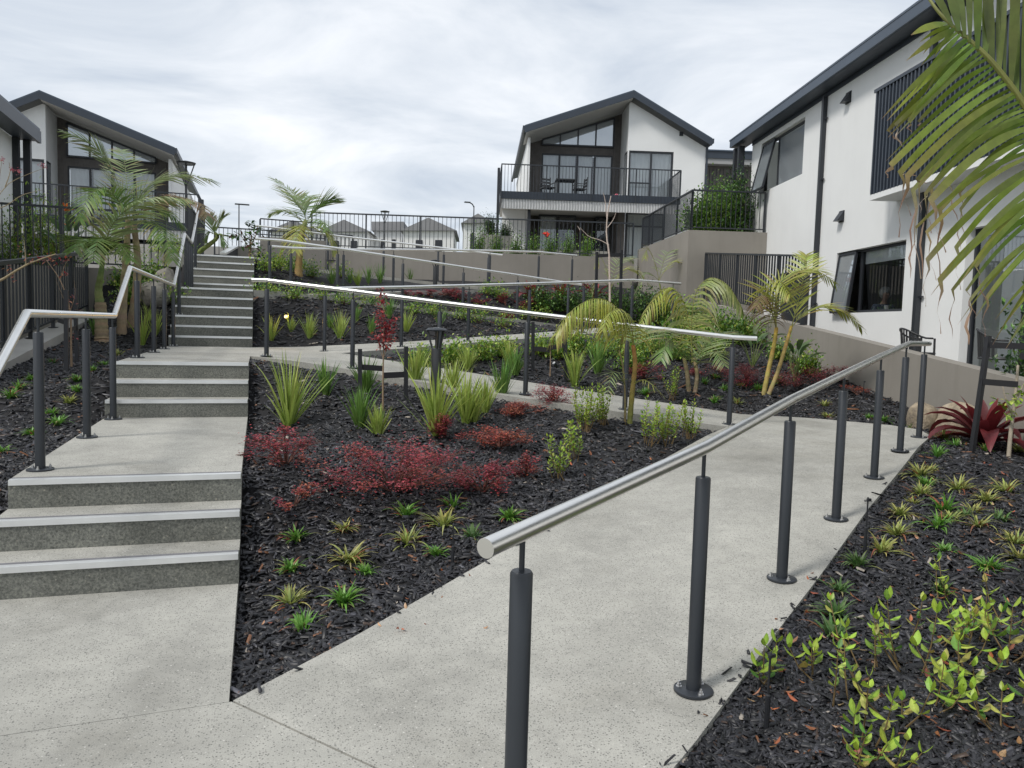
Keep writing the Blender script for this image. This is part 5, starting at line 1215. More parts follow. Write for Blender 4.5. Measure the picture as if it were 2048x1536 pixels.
# --- lily turf
kc = ('small lily turf tuft', 'right of the lowest steps')
for px, py, s_, k in ((581, 1145, .17, 'g'), (592, 1083, .17, 'g'), (689, 1062, .2, 'y'), (697, 1126, .2, 'y'), (730, 1150, .16, 'g'), (583, 1212, .18, 'y'), (688, 1208, .21, 'g'), (606, 1262, .20, 'g'), (812, 1034, .19, 'g'), (815, 1088, .2, 'y'), (887, 1053, .21, 'y'), (905, 1018, .19, 'g'), (874, 1113, .18, 'g'), (945, 1077, .19, 'd'), (1017, 1040, .19, 'g')): tuft(px, py, s_, k, kc)
kc = ('short lily turf tuft', 'right of the lowest handrail')
for px, py, s_, k in ((1887, 880, .24, 'y'), (1873, 915, .25, 'g'), (1840, 956, .22, 'y'), (1843, 992, .22, 'y'), (1917, 982, .23, 'y'), (2013, 987, .22, 'y'), (1887, 1024, .22, 'g'), (1800, 1034, .19, 'y'), (1876, 1058, .21, 'g'), (1946, 1026, .21, 'y'), (1958, 1056, .22, 'y'), (1794, 1072, .20, 'y'), (1762, 1108, .20, 'y'), (1887, 1106, .12, 'g'), (1717, 1136, .20, 'd'), (2030, 1090, .20, 'y'), (2040, 1122, .2, 'y'), (1968, 905, .2, 'g'), (2038, 905, .2, 'y'), (1852, 975, .17, 'g'), (1862, 942, .16, 'y'), (1930, 1035, .17, 'd'), (1900, 1042, .16, 'y'), (1972, 1005, .18, 'y'), (1826, 1010, .15, 'y'), (2000, 1045, .18, 'd'), (1908, 895, .18, 'g')): tuft(px, py, s_, k, kc)
kc = ('dark lily turf tuft', 'among the lime leaves')
for px, py, s_, k in ((1677, 1188, .21, 'd'), (1672, 1240, .19, 'd'), (1665, 1278, .17, 'd'), (1978, 1143, .17, 'g'), (1880, 1190, .18, 'd')): tuft(px, py, s_, k, kc)
kc = ('small lily turf tuft', 'left of the lower landing')
for px, py, s_, k in ((37, 780, .18, 'g'), (21, 797, .18, 'g'), (63, 762, .15, 'g'), (105, 728, .2, 'd'), (185, 745, .2, 'g'), (208, 732, .17, 'g'), (154, 763, .15, 'g'), (155, 783, .15, 'g'), (137, 806, .18, 'y'), (103, 830, .15, 'g'), (116, 850, .17, 'g'), (63, 873, .14, 'g'), (4, 908, .16, 'g'), (235, 712, .22, 'y')): tuft(px, py, s_, k, kc)
kc = ('bright lily turf tuft', 'near the bend of the ramp')
for px, py, s_, k in ((1290, 790, .26, 'g'), (1410, 768, .24, 'g'), (1432, 758, .22, 'g'), (1448, 782, .22, 'g'), (1475, 808, .22, 'y'), (1428, 806, .2, 'g'), (1516, 782, .22, 'g'), (1480, 775, .2, 'y'), (1530, 828, .15, 'g'), (1650, 812, .2, 'y'), (1655, 836, .2, 'y'), (1738, 838, .18, 'g'), (1765, 845, .18, 'g'), (1822, 858, .17, 'g'), (1555, 768, .2, 'g')): tuft(px, py, s_, k, kc)

# --- red shrubs
def red(px, py, w, h, lab_, pal=RED, nb=20, per=40, leafL=0.024, q=None, key=None, n_pads=None):
    """spreading shrub: leaves held in flat tiers on arching twigs"""
    q = gp(px, py) if q is None else q; s_ = ((q-CAM)@_fw)/F_PX; rx = w*s_/2*1.25; H = h*s_*0.9
    root = thing('red_shrub', lab_, 'shrub', q); lv = MB(); sm = MB(); sm.cur = (0.13, 0.06, 0.045)
    n = n_pads or max(6, int(nb*0.7)); main = [rnd.uniform(0, 2*PI) for _ in range(4)]
    for i in range(n):
        az = rnd.choice(main)+rnd.gauss(0, 0.45); rr = rnd.random()**0.55*rnd.uniform(0.7, 1.15); zc = H*(0.18+0.72*rnd.random()*(1.1-0.55*rr)); c0 = np.array((rx*rr*math.cos(az), rx*rr*math.sin(az)*0.8, zc))
        a_ = rx*rnd.uniform(0.28, 0.5); b_ = a_*rnd.uniform(0.4, 0.7); th = max(0.012, H*rnd.uniform(0.05, 0.11)); o_ = az+rnd.gauss(0, 0.5); tl = rnd.gauss(0.12, 0.18); shade = rnd.choice(pal)
        sm.tube([(0, 0, -0.01), c0*0.55+np.array((0, 0, zc*0.15)), c0], [0.006, 0.004, 0.0015], 4, False)
        for k in range(3):
            a2 = o_+rnd.uniform(-0.7, 0.7); sm.tube([c0, c0+np.array((math.cos(a2)*a_, math.sin(a2)*a_, tl*a_))], [0.0018, 0.0008], 3, False)
        for j in range(int(per*1.9)):
            u_, v_ = rnd.gauss(0, 0.45), rnd.gauss(0, 0.45); p = c0+np.array((math.cos(o_)*u_*a_-math.sin(o_)*v_*b_, math.sin(o_)*u_*a_+math.cos(o_)*v_*b_, tl*u_*a_+rnd.gauss(0, th)-abs(v_)*0.12*b_))
            if p[2] < 0.004: p[2] = 0.004+rnd.random()*0.02
            d = randdir(-0.45, 0.35); sd = unit(np.cross(d, Zv)+0.35*randdir(-1, 1)); Ls = leafL*rnd.uniform(0.6, 1.25)
            leaf4(lv, p, d, sd, Ls, Ls*0.72, jit(rnd.choice(pal) if rnd.random() < 0.35 else shade, 0.28))
    sm.build('stems', 'trunk', root); lv.build('foliage', 'leaf', root)
    if key: row(key, root, q)
    return root
red(572, 930, 118, 108, 'burgundy shrub with a long left branch beside the lower stairs, under the big flax', nb=24, per=46)
red(588, 1012, 110, 62, 'thin reddish shrub with bare stems nearest the lowest steps', ORANGE+[(0.25, 0.03, 0.05)], nb=10, per=26)
red(788, 985, 215, 130, 'largest burgundy shrub spreading in the middle of the lower bed', nb=52, per=60)
red(892, 872, 80, 66, 'upright burgundy shrub behind the olive flax clump near the bollard', nb=16, per=40)
red(1000, 896, 118, 52, 'low rusty red shrub right of the flax clumps in the lower bed', ORANGE, nb=30, per=44)
red(965, 985, 95, 92, 'burgundy shrub right of the largest one in the lower bed', nb=24, per=44)
red(1052, 952, 70, 58, 'small dark red shrub with green shoots near the right of the lower bed', nb=14, per=34)
red(1032, 832, 82, 38, 'low brown-red mound at the edge of the middle ramp', ORANGE, nb=26, per=44, leafL=0.022)
red(1110, 815, 80, 62, 'bushy purple-red shrub against the edge of the middle ramp', nb=30, per=52)
red(1288, 760, 62, 50, 'burgundy shrub behind the slender drooping palm', nb=20, per=36)
red(1385, 752, 50, 26, 'low burgundy shrub around the stems of the clumping palm', nb=12, per=30)
red(1440, 755, 50, 34, 'small burgundy shrub left of the end post of the middle handrail', nb=14, per=32)
red(1492, 772, 90, 60, 'wide burgundy shrub right of the end post of the middle handrail', nb=34, per=48)
red(1590, 775, 90, 56, 'burgundy shrub beside the yellow palm stems', nb=30, per=44)
red(1668, 768, 62, 52, 'purple-red shrub in front of the low garden wall', nb=24, per=40)
red(1715, 790, 46, 30, 'thin brown-red shrub at the foot of the low garden wall', ORANGE, nb=12, per=22)
kc = ('dark red groundcover shrub', 'under the long beige wall')
for px, py, w, h in ((815, 594, 34, 18), (850, 592, 40, 20), (885, 592, 42, 24), (925, 600, 40, 30), (955, 612, 40, 28), (1012, 612, 36, 30), (1040, 618, 40, 28), (1020, 640, 34, 20)): red(px, py, w*1.1, h, 'x', RED, nb=16, per=20, leafL=0.04, key=kc)
# --- lime and green shrubs
def lime(px, py, H, n, key, L=0.05, pal=LIME): return leafy(gp(px, py), n, H, L, pal, key)
kc = ('lime green leafy shrub', 'right in the lower bed')
for px, py, H, n in ((1168, 862, .50, 11), (1205, 850, .42, 9), (1300, 892, .44, 7), (1332, 893, .44, 6), (1378, 878, .38, 8), (1147, 922, .34, 6), (1120, 958, .34, 6), (1345, 800, .45, 5)): leafy(gp(px, py), int(n*1.7), H, 0.046, LIME, kc, gap=0.03)
kc = ('large-leaved lime shrub', 'at the bottom right')
for px, py, H, n in ((1530, 1372, .22, 7), (1625, 1360, .20, 5), (1690, 1415, .34, 4), (1740, 1345, .24, 5), (1735, 1490, .22, 4), (1800, 1460, .22, 4), (1810, 1350, .28, 6), (1856, 1300, .24, 5), (1870, 1420, .24, 5), (1940, 1395, .22, 5), (1965, 1290, .26, 7), (2015, 1255, .24, 5), (2040, 1330, .26, 6), (1995, 1470, .2, 4), (2048, 1420, .2, 5), (1705, 1548, .16, 5), (1755, 1560, .16, 5), (1895, 1210, .18, 4), (1940, 1340, .2, 5), (1910, 1320, .24, 5)): leafy(gp(px, py), max(2, int(n*0.75)), H*1.1*rnd.uniform(0.7, 1.2), 0.068*rnd.uniform(0.75, 1.1), LIME+GREEN[:2]+[(0.34, 0.30, 0.07)], kc, gap=0.05, lean=0.75)
kc = ('light green shrub', 'in front of the third ramp')
for px, py, w, h in ((845, 735, 40, 30), (905, 728, 46, 34), (960, 722, 46, 40), (1010, 715, 46, 34), (1080, 712, 50, 36), (1150, 705, 46, 44), (1200, 712, 42, 36), (1245, 715, 48, 48), (1280, 722, 44, 44), (1120, 718, 36, 26)): pxbush('green_shrub', 'shrub', px, py, w, h, LIME+GREEN[:2], kc, nb=24, per=30, leafL=0.055)
kc = ('light green groundcover shrub', 'on the kerb above the junction')
for px, py, w, h in ((520, 588, 30, 20), (545, 590, 36, 20), (590, 600, 40, 24), (640, 600, 46, 30), (690, 610, 46, 26), (740, 612, 44, 24), (830, 628, 46, 26), (870, 632, 36, 22), (925, 640, 40, 24), (960, 648, 60, 40), (1005, 655, 46, 30), (1055, 640, 40, 30), (1090, 640, 44, 34)): pxbush('green_shrub', 'shrub', px, py, w, h, LIME+GREEN[:2], kc, nb=13, per=20, leafL=0.05)
kc = ('light green shrub', 'below the uppermost handrail')
for px, py, w, h in ((528, 545, 34, 26), (556, 540, 40, 28), (585, 545, 34, 26), (625, 555, 34, 30), (682, 555, 40, 26), (795, 555, 30, 20), (560, 520, 30, 18), (600, 524, 34, 20), (975, 590, 30, 26), (1000, 598, 36, 30)): pxbush('green_shrub', 'shrub', px, py, w, h, LIME+GREEN[:2], kc, nb=14, per=24, leafL=0.06)
kc = ('dense dark green shrub', 'by the beige corner wall')
for px, py, w, h in ((1080, 620, 60, 40), (1130, 625, 60, 46), (1180, 640, 70, 64), (1235, 645, 76, 80), (1290, 650, 80, 80), (1335, 655, 70, 70), (1385, 660, 70, 60), (1430, 680, 70, 60), (1475, 690, 60, 56), (1350, 690, 60, 40), (1400, 700, 60, 40)): pxbush('dark_shrub', 'shrub', px, py, w, h, GREEN+DKGREEN if px < 1330 else LIME[1:]+GREEN, kc, nb=44, per=38, leafL=0.065)
kc = ('light green shrub', 'near the low garden wall')
for px, py, w, h in ((1262, 745, 50, 44), (1300, 705, 56, 40), (1350, 720, 46, 34), (1420, 715, 50, 34), (1510, 690, 60, 50), (1560, 722, 46, 36), (1610, 750, 26, 50)): pxbush('green_shrub', 'shrub', px, py, w, h, LIME+GREEN[:2], kc, nb=26, per=32, leafL=0.055)
# left slope shrubs
kc = ('bright green shrub', 'left of the third flight')
for px, py, w, h in ((262, 612, 40, 40), (300, 560, 50, 40), (330, 520, 56, 40), (360, 505, 40, 40), (290, 600, 36, 50), (345, 610, 30, 30), (245, 575, 40, 40)): pxbush('green_shrub', 'shrub', px, py, w, h, LIME+GREEN, kc, nb=18, per=30, leafL=0.06)

# ------------------------------------------------------------------ garden furniture and small things
def scale_at(q): return ((np.asarray(q)-CAM)@_fw)/F_PX
def bollard(px, py, pytop, label, wpx=20, base=None):
    q = gp(px, py) if base is None else base; s_ = scale_at(q); H = (py-pytop)*s_; r = wpx*s_/2
    root = thing('bollard_light', label, 'bollard light', q)
    smooth_by(MB().lathe([(r, -0.05), (r, H*0.74), (r*0.96, H*0.75), (r*0.55, H*0.755)], 20).build('shaft', 'lamp_black', root))
    smooth_by(MB().lathe([(r*0.3, H*0.75), (r*0.3, H*0.95)], 14).build('core', 'lamp_black', root))
    for k in range(3):
        an = k*2*PI/3+0.5; MB().bar((r*0.9*math.cos(an), r*0.9*math.sin(an), H*0.75), (r*1.85*math.cos(an), r*1.85*math.sin(an), H*0.956), 0.022, 0.016).build('strut', 'lamp_black', root)
    smooth_by(MB().lathe([(r*2.1, H*0.955), (r*2.2, H*0.967), (r*1.7, H*0.99), (0.003, H)], 26).build('cap', 'powder', root), 30)
bollard(870, 822, 655, 'dark bollard light with flared cap in the lower bed, among the flax')
bollard(870, 572, 520, 'small far bollard light in front of the long beige wall', 9)

def stakes(label, a, atop, b, btop, straps, D=None):
    """two black timber stakes joined to a sapling by webbing straps; px positions"""
    qa = gp(*a); da = (qa-CAM)@_fw; qb = gp(*b); db = (qb-CAM)@_fw
    root = thing('tree_stakes', label, 'stake', qa); o = np.array(qa); s_ = da/F_PX
    ta = at(atop[0], atop[1], da); tb = at(btop[0], btop[1], db)
    for p_, q_ in ((qa, ta), (qb, tb)): MB().bar(p_-o-(0, 0, .05), q_-o, 0.042, 0.042, (1, 0, 0.01)).build('stake', 'stake', root)
    for (x0, y0, x1, y1, hp) in straps:
        t0 = at(x0, y0, da if abs(x0-a[0]) < abs(x0-b[0]) else db); t1 = at(x1, y1, (da+db)/2 if True else da)
        MB().bar(t0-o, t1-o, 0.012, hp*s_).build('strap', 'strap', root)
    return qa, qb, da, db
def sapling(label, path, D, r0, r1, clusters, pal, leafL=0.04, col=(0.24, 0.17, 0.11), branches=(), n=60, name='sapling', asp=0.5):
    P = [at(x, y_, D) for x, y_ in path]; b = P[0].copy(); root = thing(name, label, 'tree', b); o = b
    P = smooth_path(P, 12); mb = MB(); mb.cur = col; P[0] = P[0]-(0, 0, 0.05)
    mb.tube([p-o for p in P], [r0+(r1-r0)*i/11 for i in range(12)], 7, True)
    for br in branches:
        B_ = smooth_path([at(q[0], q[1], D+(q[2] if len(q) > 2 else 0)) for q in br], 8); mb.tube([p-o for p in B_], [r1*1.1*(1-0.7*i/7) for i in range(8)], 5, False)
    smooth_by(mb.build('trunk', 'trunk', root), 60)
    lv = MB(); s_ = D/F_PX
    for cx_, cy_, rx_, ry_ in clusters:
        for k in range(int(n*max(0.3, rx_*ry_/400))):
            p = at(cx_+rnd.gauss(0, rx_*0.45), cy_+rnd.gauss(0, ry_*0.45), D+rnd.gauss(0, rx_*0.45)*s_)-o
            d = randdir(-0.8, 0.6); sd = unit(np.cross(d, Zv)+0.3*randdir(-1, 1)); Ls = leafL*rnd.uniform(0.6, 1.2)
            leaf6(lv, p, d, sd, Ls, Ls*asp, jit(rnd.choice(pal), 0.25))
    if lv.v: lv.build('foliage', 'leaf', root)
    return root
REDL = [(0.30, 0.035, 0.045), (0.22, 0.03, 0.04), (0.36, 0.06, 0.05)]; ORL = [(0.36, 0.09, 0.05), (0.30, 0.13, 0.07), (0.25, 0.05, 0.04)]
qa, qb, da, db = stakes('pair of black stakes with straps around the red-leaved sapling beside the bollard light', (720, 800), (720, 698), (812, 806), (812, 693), [(720, 734, 765, 737, 11), (812, 749, 765, 751, 12)])
dm = (gp(765, 838)-CAM)@_fw
sapling('slim sapling with dark red leaves between two black stakes beside the bollard light', [(766, 838), (766, 760), (767, 700), (768, 600)], dm, 0.012, 0.004,
        [(764, 595, 10, 22), (760, 630, 12, 24), (772, 650, 16, 18), (758, 675, 16, 12), (778, 668, 16, 20), (768, 690, 18, 12), (786, 640, 8, 16)], REDL, 0.045, n=110,
        branches=([(767, 720), (755, 680), (750, 660)], [(767, 715), (780, 680), (786, 640)], [(767, 690), (760, 640), (764, 590)], [(766, 720), (775, 690), (778, 665)]))
qa, qb, da, db = stakes('pair of black stakes with straps behind the middle handrail', (1066, 742), (1066, 644), (1132, 764), (1130, 652), [(1066, 697, 1098, 700, 9), (1131, 690, 1098, 696, 9)])
sapling('short leafy sapling between the two black stakes behind the middle handrail', [(1100, 756), (1101, 720), (1100, 680)], (da+db)/2, 0.012, 0.005, [(1100, 690, 18, 14), (1094, 712, 14, 10)], GREEN, 0.05, n=30)
qa, qb, da, db = stakes('leaning black stake with two straps at the right frame edge', (1943, 905), (1977, 672), (2112, 935), (2112, 690), [(1975, 690, 2060, 693, 12), (1960, 763, 2036, 769, 12), (2112, 720, 2040, 712, 12)])
dm = (gp(2017, 916)-CAM)@_fw
sapling('pale-stemmed sapling with yellow-green leaves at the right frame edge', [(2017, 916), (2022, 860), (2030, 800), (2036, 730)], dm, 0.022, 0.012, [(2010, 815, 16, 12), (2030, 795, 16, 10), (2000, 800, 12, 8), (2044, 780, 14, 10), (2020, 830, 10, 8)], LIME, 0.085, (0.36, 0.31, 0.24), n=26, branches=([(2026, 830), (2012, 800), (2005, 770)], [(2030, 800), (2042, 780), (2050, 760)]))
qa, qb, da, db = stakes('pair of black stakes beside the left palm trunk', (133, 748), (132, 580), (154, 728), (150, 576), [(133, 646, 116, 640, 9), (152, 655, 138, 660, 9)])
sapling('thin sapling with orange-red leaves tied to the left pair of stakes', [(143, 735), (142, 690), (140, 620), (120, 560), (92, 520)], (da+db)/2, 0.014, 0.004, [(140, 600, 8, 20), (144, 640, 8, 14), (130, 545, 10, 14), (110, 520, 26, 12), (85, 515, 16, 10), (150, 620, 8, 12), (146, 675, 8, 10)], ORL+REDL, 0.045, n=26, branches=([(141, 640), (128, 600), (112, 560)], [(141, 620), (150, 590), (148, 560)], [(120, 560), (130, 530), (140, 515)]))
D_ = 19.6
root = sapling('bare pale sapling with forked branches in front of the central house', [(1220, 600), (1219, 545), (1218, 505), (1213, 470), (1215, 430), (1222, 392)], D_, 0.03, 0.012, [(1160, 462, 3, 4)], ORL, 0.06, (0.46, 0.38, 0.33), n=6, branches=([(1218, 490), (1200, 480), (1178, 473), (1160, 455)], [(1215, 455), (1226, 440), (1232, 425)], [(1214, 440), (1210, 400), (1206, 385)], [(1160, 460), (1155, 452)]))
ra = at(1194, 560, D_); rb = at(1244, 556, D_)
r_ = thing('tree_stakes', 'pair of black stakes around the bare sapling below the central house', 'stake', (ra[0], ra[1], float(gz(ra[0], ra[1])))); o = np.array(r_.location)
for q_, top in ((ra, at(1194, 504, D_)), (rb, at(1243, 500, D_))): MB().bar(np.array((q_[0], q_[1], float(gz(q_[0], q_[1]))-0.05))-o, top-o, 0.06, 0.06, (1, 0, 0)).build('stake', 'stake', r_)
MB().bar(at(1194, 512, D_)-o, at(1243, 509, D_)-o, 0.015, 0.08).build('strap', 'strap', r_)
# shrub with broad dark leaves and its stake at the stair head
D_ = 18.3
sapling('shrubby young tree with broad dark leaves at the head of the stairs', [(498, 528), (500, 500), (503, 470)], D_, 0.03, 0.015, [(490, 470, 18, 16), (512, 458, 16, 14), (470, 470, 12, 10), (505, 490, 20, 14), (515, 505, 16, 14), (500, 445, 8, 8)], DKGREEN+GREEN[:1]+[(0.10, 0.05, 0.035)], 0.13, n=60, branches=([(500, 500), (488, 480), (478, 466)], [(500, 495), (512, 470), (516, 450)]))
r_ = thing('garden_wall', 'dark sloping stub wall with silver rail at the head of the stairs', 'wall', (-0.55, 15.2, 2.9)); o = np.array(r_.location)
mb = MB(); a = at(441, 512, 19.6); b = at(466, 512, 21.0); mb.poly([(a[0], a[1], 2.85), (b[0], b[1], 2.85), (b[0], b[1], 3.35), (a[0], a[1], 3.05)], (0.12, -0.02, 0)); mb.build('panel', 'charcoal', r_, o)
MB().bar((a[0]+.06, a[1]-.05, 3.09), (b[0]+.06, b[1], 3.40), 0.16, 0.05).build('rail', 'alu', r_, o)
a = at(467, 512, 21.0); b = at(505, 512, 21.3); mb = MB(); mb.poly([(a[0], a[1], 2.85), (b[0], b[1], 2.85), (b[0], b[1], 3.42), (a[0], a[1], 3.42)], (0.02, 0.2, 0)); tag(mb.build('garden_wall', 'beige_wall', None, (a[0], a[1], 2.85)), 'short beige wall behind the stub wall at the stair head', 'wall')
# edge sapling leaning in at the left
D_ = 6.0
sapling('branch of a pink-budded tree reaching in from the left frame edge', [(-130, 760), (-110, 640), (-60, 590), (0, 562), (52, 530), (112, 508)], D_, 0.02, 0.004, [(20, 540, 10, 16), (62, 518, 10, 10), (95, 520, 22, 14), (30, 560, 6, 6), (40, 500, 5, 16)], ORL, 0.03, (0.25, 0.20, 0.12), n=20,
        branches=([(-60, 590), (-20, 430), (10, 375), (40, 355), (92, 335)], [(10, 375), (20, 345), (18, 325)], [(-10, 420), (15, 410), (45, 390), (85, 380)], [(52, 530), (50, 500), (48, 480)], [(-20, 430), (-5, 380), (4, 318)]))
bl = MB(); o = at(-130, 760, D_)
tb = bpy.data.objects[[x.name for x in bpy.data.objects if x.get('label', '').startswith('branch of a pink')][0]]
for cx_, cy_, rr in ((38, 343, 7), (86, 332, 7), (4, 318, 5), (24, 340, 4)):
    for k in range(22):
        p = at(cx_+rnd.gauss(0, rr*0.5), cy_+rnd.gauss(0, rr*0.5), D_+rnd.gauss(0, 0.02))-o; d = randdir(-1, 1); leaf4(bl, p, d, unit(np.cross(d, Zv)+1e-3), 0.016, 0.012, jit((0.36, 0.10, 0.13), 0.3))
bl.build('buds', 'leaf', tb)

# irrigation risers
IR = MB().lathe([(0.010, -0.02), (0.010, 0.16), (0.0045, 0.165), (0.0045, 0.315), (0.008, 0.317), (0.008, 0.33), (0.004, 0.34)], 8); irs = None
kc = ('thin black irrigation riser', 'in the mulch')
for px, py, tp_ in ((905, 1134, 1046), (1180, 990, 912), (1532, 1468, 1302), (1729, 1110, 993), (701, 742, 700), (1726, 800, 762), (1560, 745, 700)):
    q = gp(px, py); H = (py-tp_)*scale_at(q)
    root = thing('irrigation_riser', 'x', 'irrigation riser', q); row(kc, root, q)
    if irs is None: irs = IR.build('tube', 'stake', root); irn = MB().box((0.006, -0.005, 0.318), (0.022, 0.005, 0.332)).build('nozzle', 'stake', root); t1_, n1_ = irs, irn
    else: t1_ = inst(irs, 'tube', root, (0, 0, 0)); n1_ = inst(irn, 'nozzle', root, (0, 0, 0))
    for x_ in (t1_, n1_): x_.scale = (1, 1, H/0.34)
# spike spotlights
def spot(px, py, label, lit=False, tilt=0.5, az=0.0, r=0.028):
    q = gp(px, py); root = thing('spotlight', label, 'spotlight', q, az)
    MB().lathe([(0.006, -0.03), (0.006, 0.10)], 6).build('spike', 'lamp_black', root)
    d = np.array((math.sin(tilt), 0, math.cos(tilt))); b = np.array((0, 0, 0.10))
    hd = smooth_by(MB().tube([b-d*0.03, b+d*0.07], [r*0.9, r], 14).build('lamp_head', 'lamp_black' if lit else 'powder', root))
    MB().tube([b+d*0.0705, b+d*0.074], [r*0.92, r*0.92], 14).build('lens', 'lit_lamp' if lit else 'frosted', hd)
    if lit:
        l = bpy.data.lights.new('spot_lamp', 'SPOT'); l.energy = 14; l.color = (1, 0.6, 0.22); l.spot_size = 1.9; l.shadow_soft_size = 0.02
        lo = bpy.data.objects.new('spot_lamp', l); COL.objects.link(lo); lo.parent = root; lo.location = tuple(b+d*0.09); lo.rotation_euler = Vector(-d).to_track_quat('Z', 'Y').to_euler() if False else Vector(d).to_track_quat('-Z', 'Y').to_euler()
spot(763, 850, 'small grey garden spotlight at the foot of the red-leaved sapling', tilt=0.5, az=2.2)
spot(1112, 745, 'small garden spotlight between the stakes behind the middle handrail', tilt=0.9, az=3.6)
spot(574, 648, 'lit garden spotlight glowing orange on the slope above the ramp junction', True, tilt=1.15, az=-1.9, r=0.036)

# rocks
def rock(px, py, wpx, hpx, label, mat, seed, sq=0.8):
    q = gp(px, py); s_ = scale_at(q); rr = np.random.default_rng(seed); mb = MB(); nu, nv = 22, 14; W = wpx*s_/2; H = hpx*s_
    dirs = rr.normal(0, 1, (9, 3)); dirs /= np.linalg.norm(dirs, axis=1)[:, None]; offs = rr.uniform(0.62, 0.95, 9)
    vs = []; fs_ = []
    for j in range(nv+1):
        for i in range(nu):
            th = PI*j/nv; ph = 2*PI*i/nu; d = np.array((math.sin(th)*math.cos(ph), math.sin(th)*math.sin(ph), math.cos(th)))
            r = 1.0
            for k in range(9):
                dn = d@dirs[k]
                if dn > 0.05: r = min(r, offs[k]/dn)
            r *= 1+0.03*math.sin(7*ph+3*th+seed)*math.sin(5*th)+rr.normal(0, 0.008)
            v_ = d*r; vs.append((v_[0]*W, v_[1]*W*sq, v_[2]*H*0.62+H*0.36))
    for j in range(nv):
        for i in range(nu): a = j*nu+i; b_ = j*nu+(i+1) % nu; fs_.append((a, a+nu, b_+nu, b_))
    mb.add(vs, fs_); ob_ = mb.build('boulder', mat, None, None); smooth_by(ob_, 32); ob_.location = q-np.array((0, 0, H*0.08)); ob_.rotation_euler = (0, 0, seed)
    tag(ob_, label, 'boulder')
rock(1843, 858, 66, 62, 'rounded tan boulder behind the end posts of the lowest handrail', 'rock', 3)
rock(1912, 868, 110, 72, 'large tan boulder beside the big red bromeliad', 'rock', 5, 0.7)
rock(332, 585, 60, 60, 'grey boulder with pointed top left of the third flight of steps', 'rock_grey', 8)
rock(308, 605, 80, 46, 'low flat grey boulder left of the third flight of steps', 'rock_grey', 12)
rock(350, 600, 30, 60, 'narrow grey boulder against the stair handrail posts', 'rock_grey', 15)

# bromeliads: each broad leaf a part
def bromeliad(px, py, wpx, hpx, label, n=20, base=None, cols=((0.16, 0.014, 0.016), (0.26, 0.04, 0.04)), wk=0.17):
    q = gp(px, py) if base is None else base; s_ = scale_at(q); L = hpx*s_*1.12; root = thing('bromeliad', label, 'bromeliad', q)
    for i in range(n):
        t_ = i/(n-1); az = i*2.4+rnd.uniform(-0.2, 0.2); el = 1.42-0.95*t_+rnd.uniform(-0.1, 0.1); Li = L*(0.8+0.45*t_)*rnd.uniform(0.9, 1.1)*(wpx/hpx/1.45 if t_ > 0.5 else 1)
        mb = MB(); c0 = jit(cols[0], 0.3); c1 = jit(cols[1], 0.3)
        p = np.array((0.02*math.cos(az), 0.02*math.sin(az), 0.03)); h = np.array((math.cos(az), math.sin(az), 0)); sd = np.array((-math.sin(az), math.cos(az), 0)); m = 8; e_ = el; pts = []; wid = []; cc = []
        for j in range(m):
            u_ = j/(m-1); pts.append(p.copy()); wid.append(Li*wk*(1.0 if u_ < 0.6 else max(0.08, 1-((u_-0.6)/0.4)**2))*(0.8+0.3*math.sin(u_*3))); cc.append(mixc_(c0, c1, u_))
            p = p+(h*math.cos(e_)+Zv*math.sin(e_))*Li/(m-1); e_ -= (0.06+0.30*t_)*(0.5+u_)
        mb.strip(pts, wid, sd, cc, fold=0.22); mb.build('leaf', 'leaf', root, smooth=True)
    return root
bromeliad(1968, 893, 150, 112, 'large dark red bromeliad in front of the low garden wall, right of the boulders', 24, cols=((0.085, 0.009, 0.012), (0.17, 0.026, 0.028)), wk=0.2)
for px, lab_ in ((1062, 'left one of three red bromeliads in front of the long beige wall'), (1122, 'middle one of three red bromeliads in front of the long beige wall'), (1186, 'right one of three red bromeliads in front of the long beige wall')):
    bromeliad(px, 602, 52, 44, lab_, 16, cols=((0.15, 0.012, 0.015), (0.26, 0.04, 0.04)), wk=0.2)
# bird of paradise plants
def strelitzia(q, hpx, label, n=9, flower=False, col=((0.06, 0.12, 0.04), (0.14, 0.20, 0.07))):
    s_ = scale_at(q); H = hpx*s_; root = thing('bird_of_paradise', label, 'plant', q); st = MB(); st.cur = (0.12, 0.16, 0.05)
    for i in range(n):
        az = i*2.4+rnd.uniform(-0.3, 0.3); ln = rnd.uniform(0.15, 0.6); h = H*rnd.uniform(0.45, 0.75)
        e0 = np.array((math.cos(az)*ln*h, math.sin(az)*ln*h, h)); st.tube([(0, 0, -0.02), e0*0.55+(0, 0, h*0.08), e0], [0.010, 0.008, 0.006], 5, False)
        lv = MB(); p = e0.copy(); e_ = 1.2-ln*0.9; hh = np.array((math.cos(az), math.sin(az), 0)); sd = np.array((-math.sin(az), math.cos(az), 0)); pts = []; wid = []; cc = []; c0 = jit(col[0], 0.2); c1 = jit(col[1], 0.2)
        for j in range(7):
            u_ = j/6; pts.append(p.copy()); wid.append(H*0.13*max(0.06, math.sin(PI*min(0.97, 0.1+0.88*u_))**0.8)); cc.append(mixc_(c0, c1, u_)); p = p+(hh*math.cos(e_)+Zv*math.sin(e_))*H*0.42/6; e_ -= 0.16
        lv.strip(pts, wid, sd, cc, fold=0.25); lv.build('leaf', 'leaf', root, smooth=True)
    st.build('stems', 'trunk', root)
    if flower:
        for k in range(2):
            az = rnd.uniform(0, 6); f_ = MB(); e0 = np.array((0.12*math.cos(az+k*3), 0.12*math.sin(az+k*3), H*(0.8+0.25*k)))
            for j in range(6): d = randdir(0.2, 1.3); f_.bar(e0, e0+d*0.16, 0.03, 0.012)
            f_.build('flower', 'orange_flower', root)
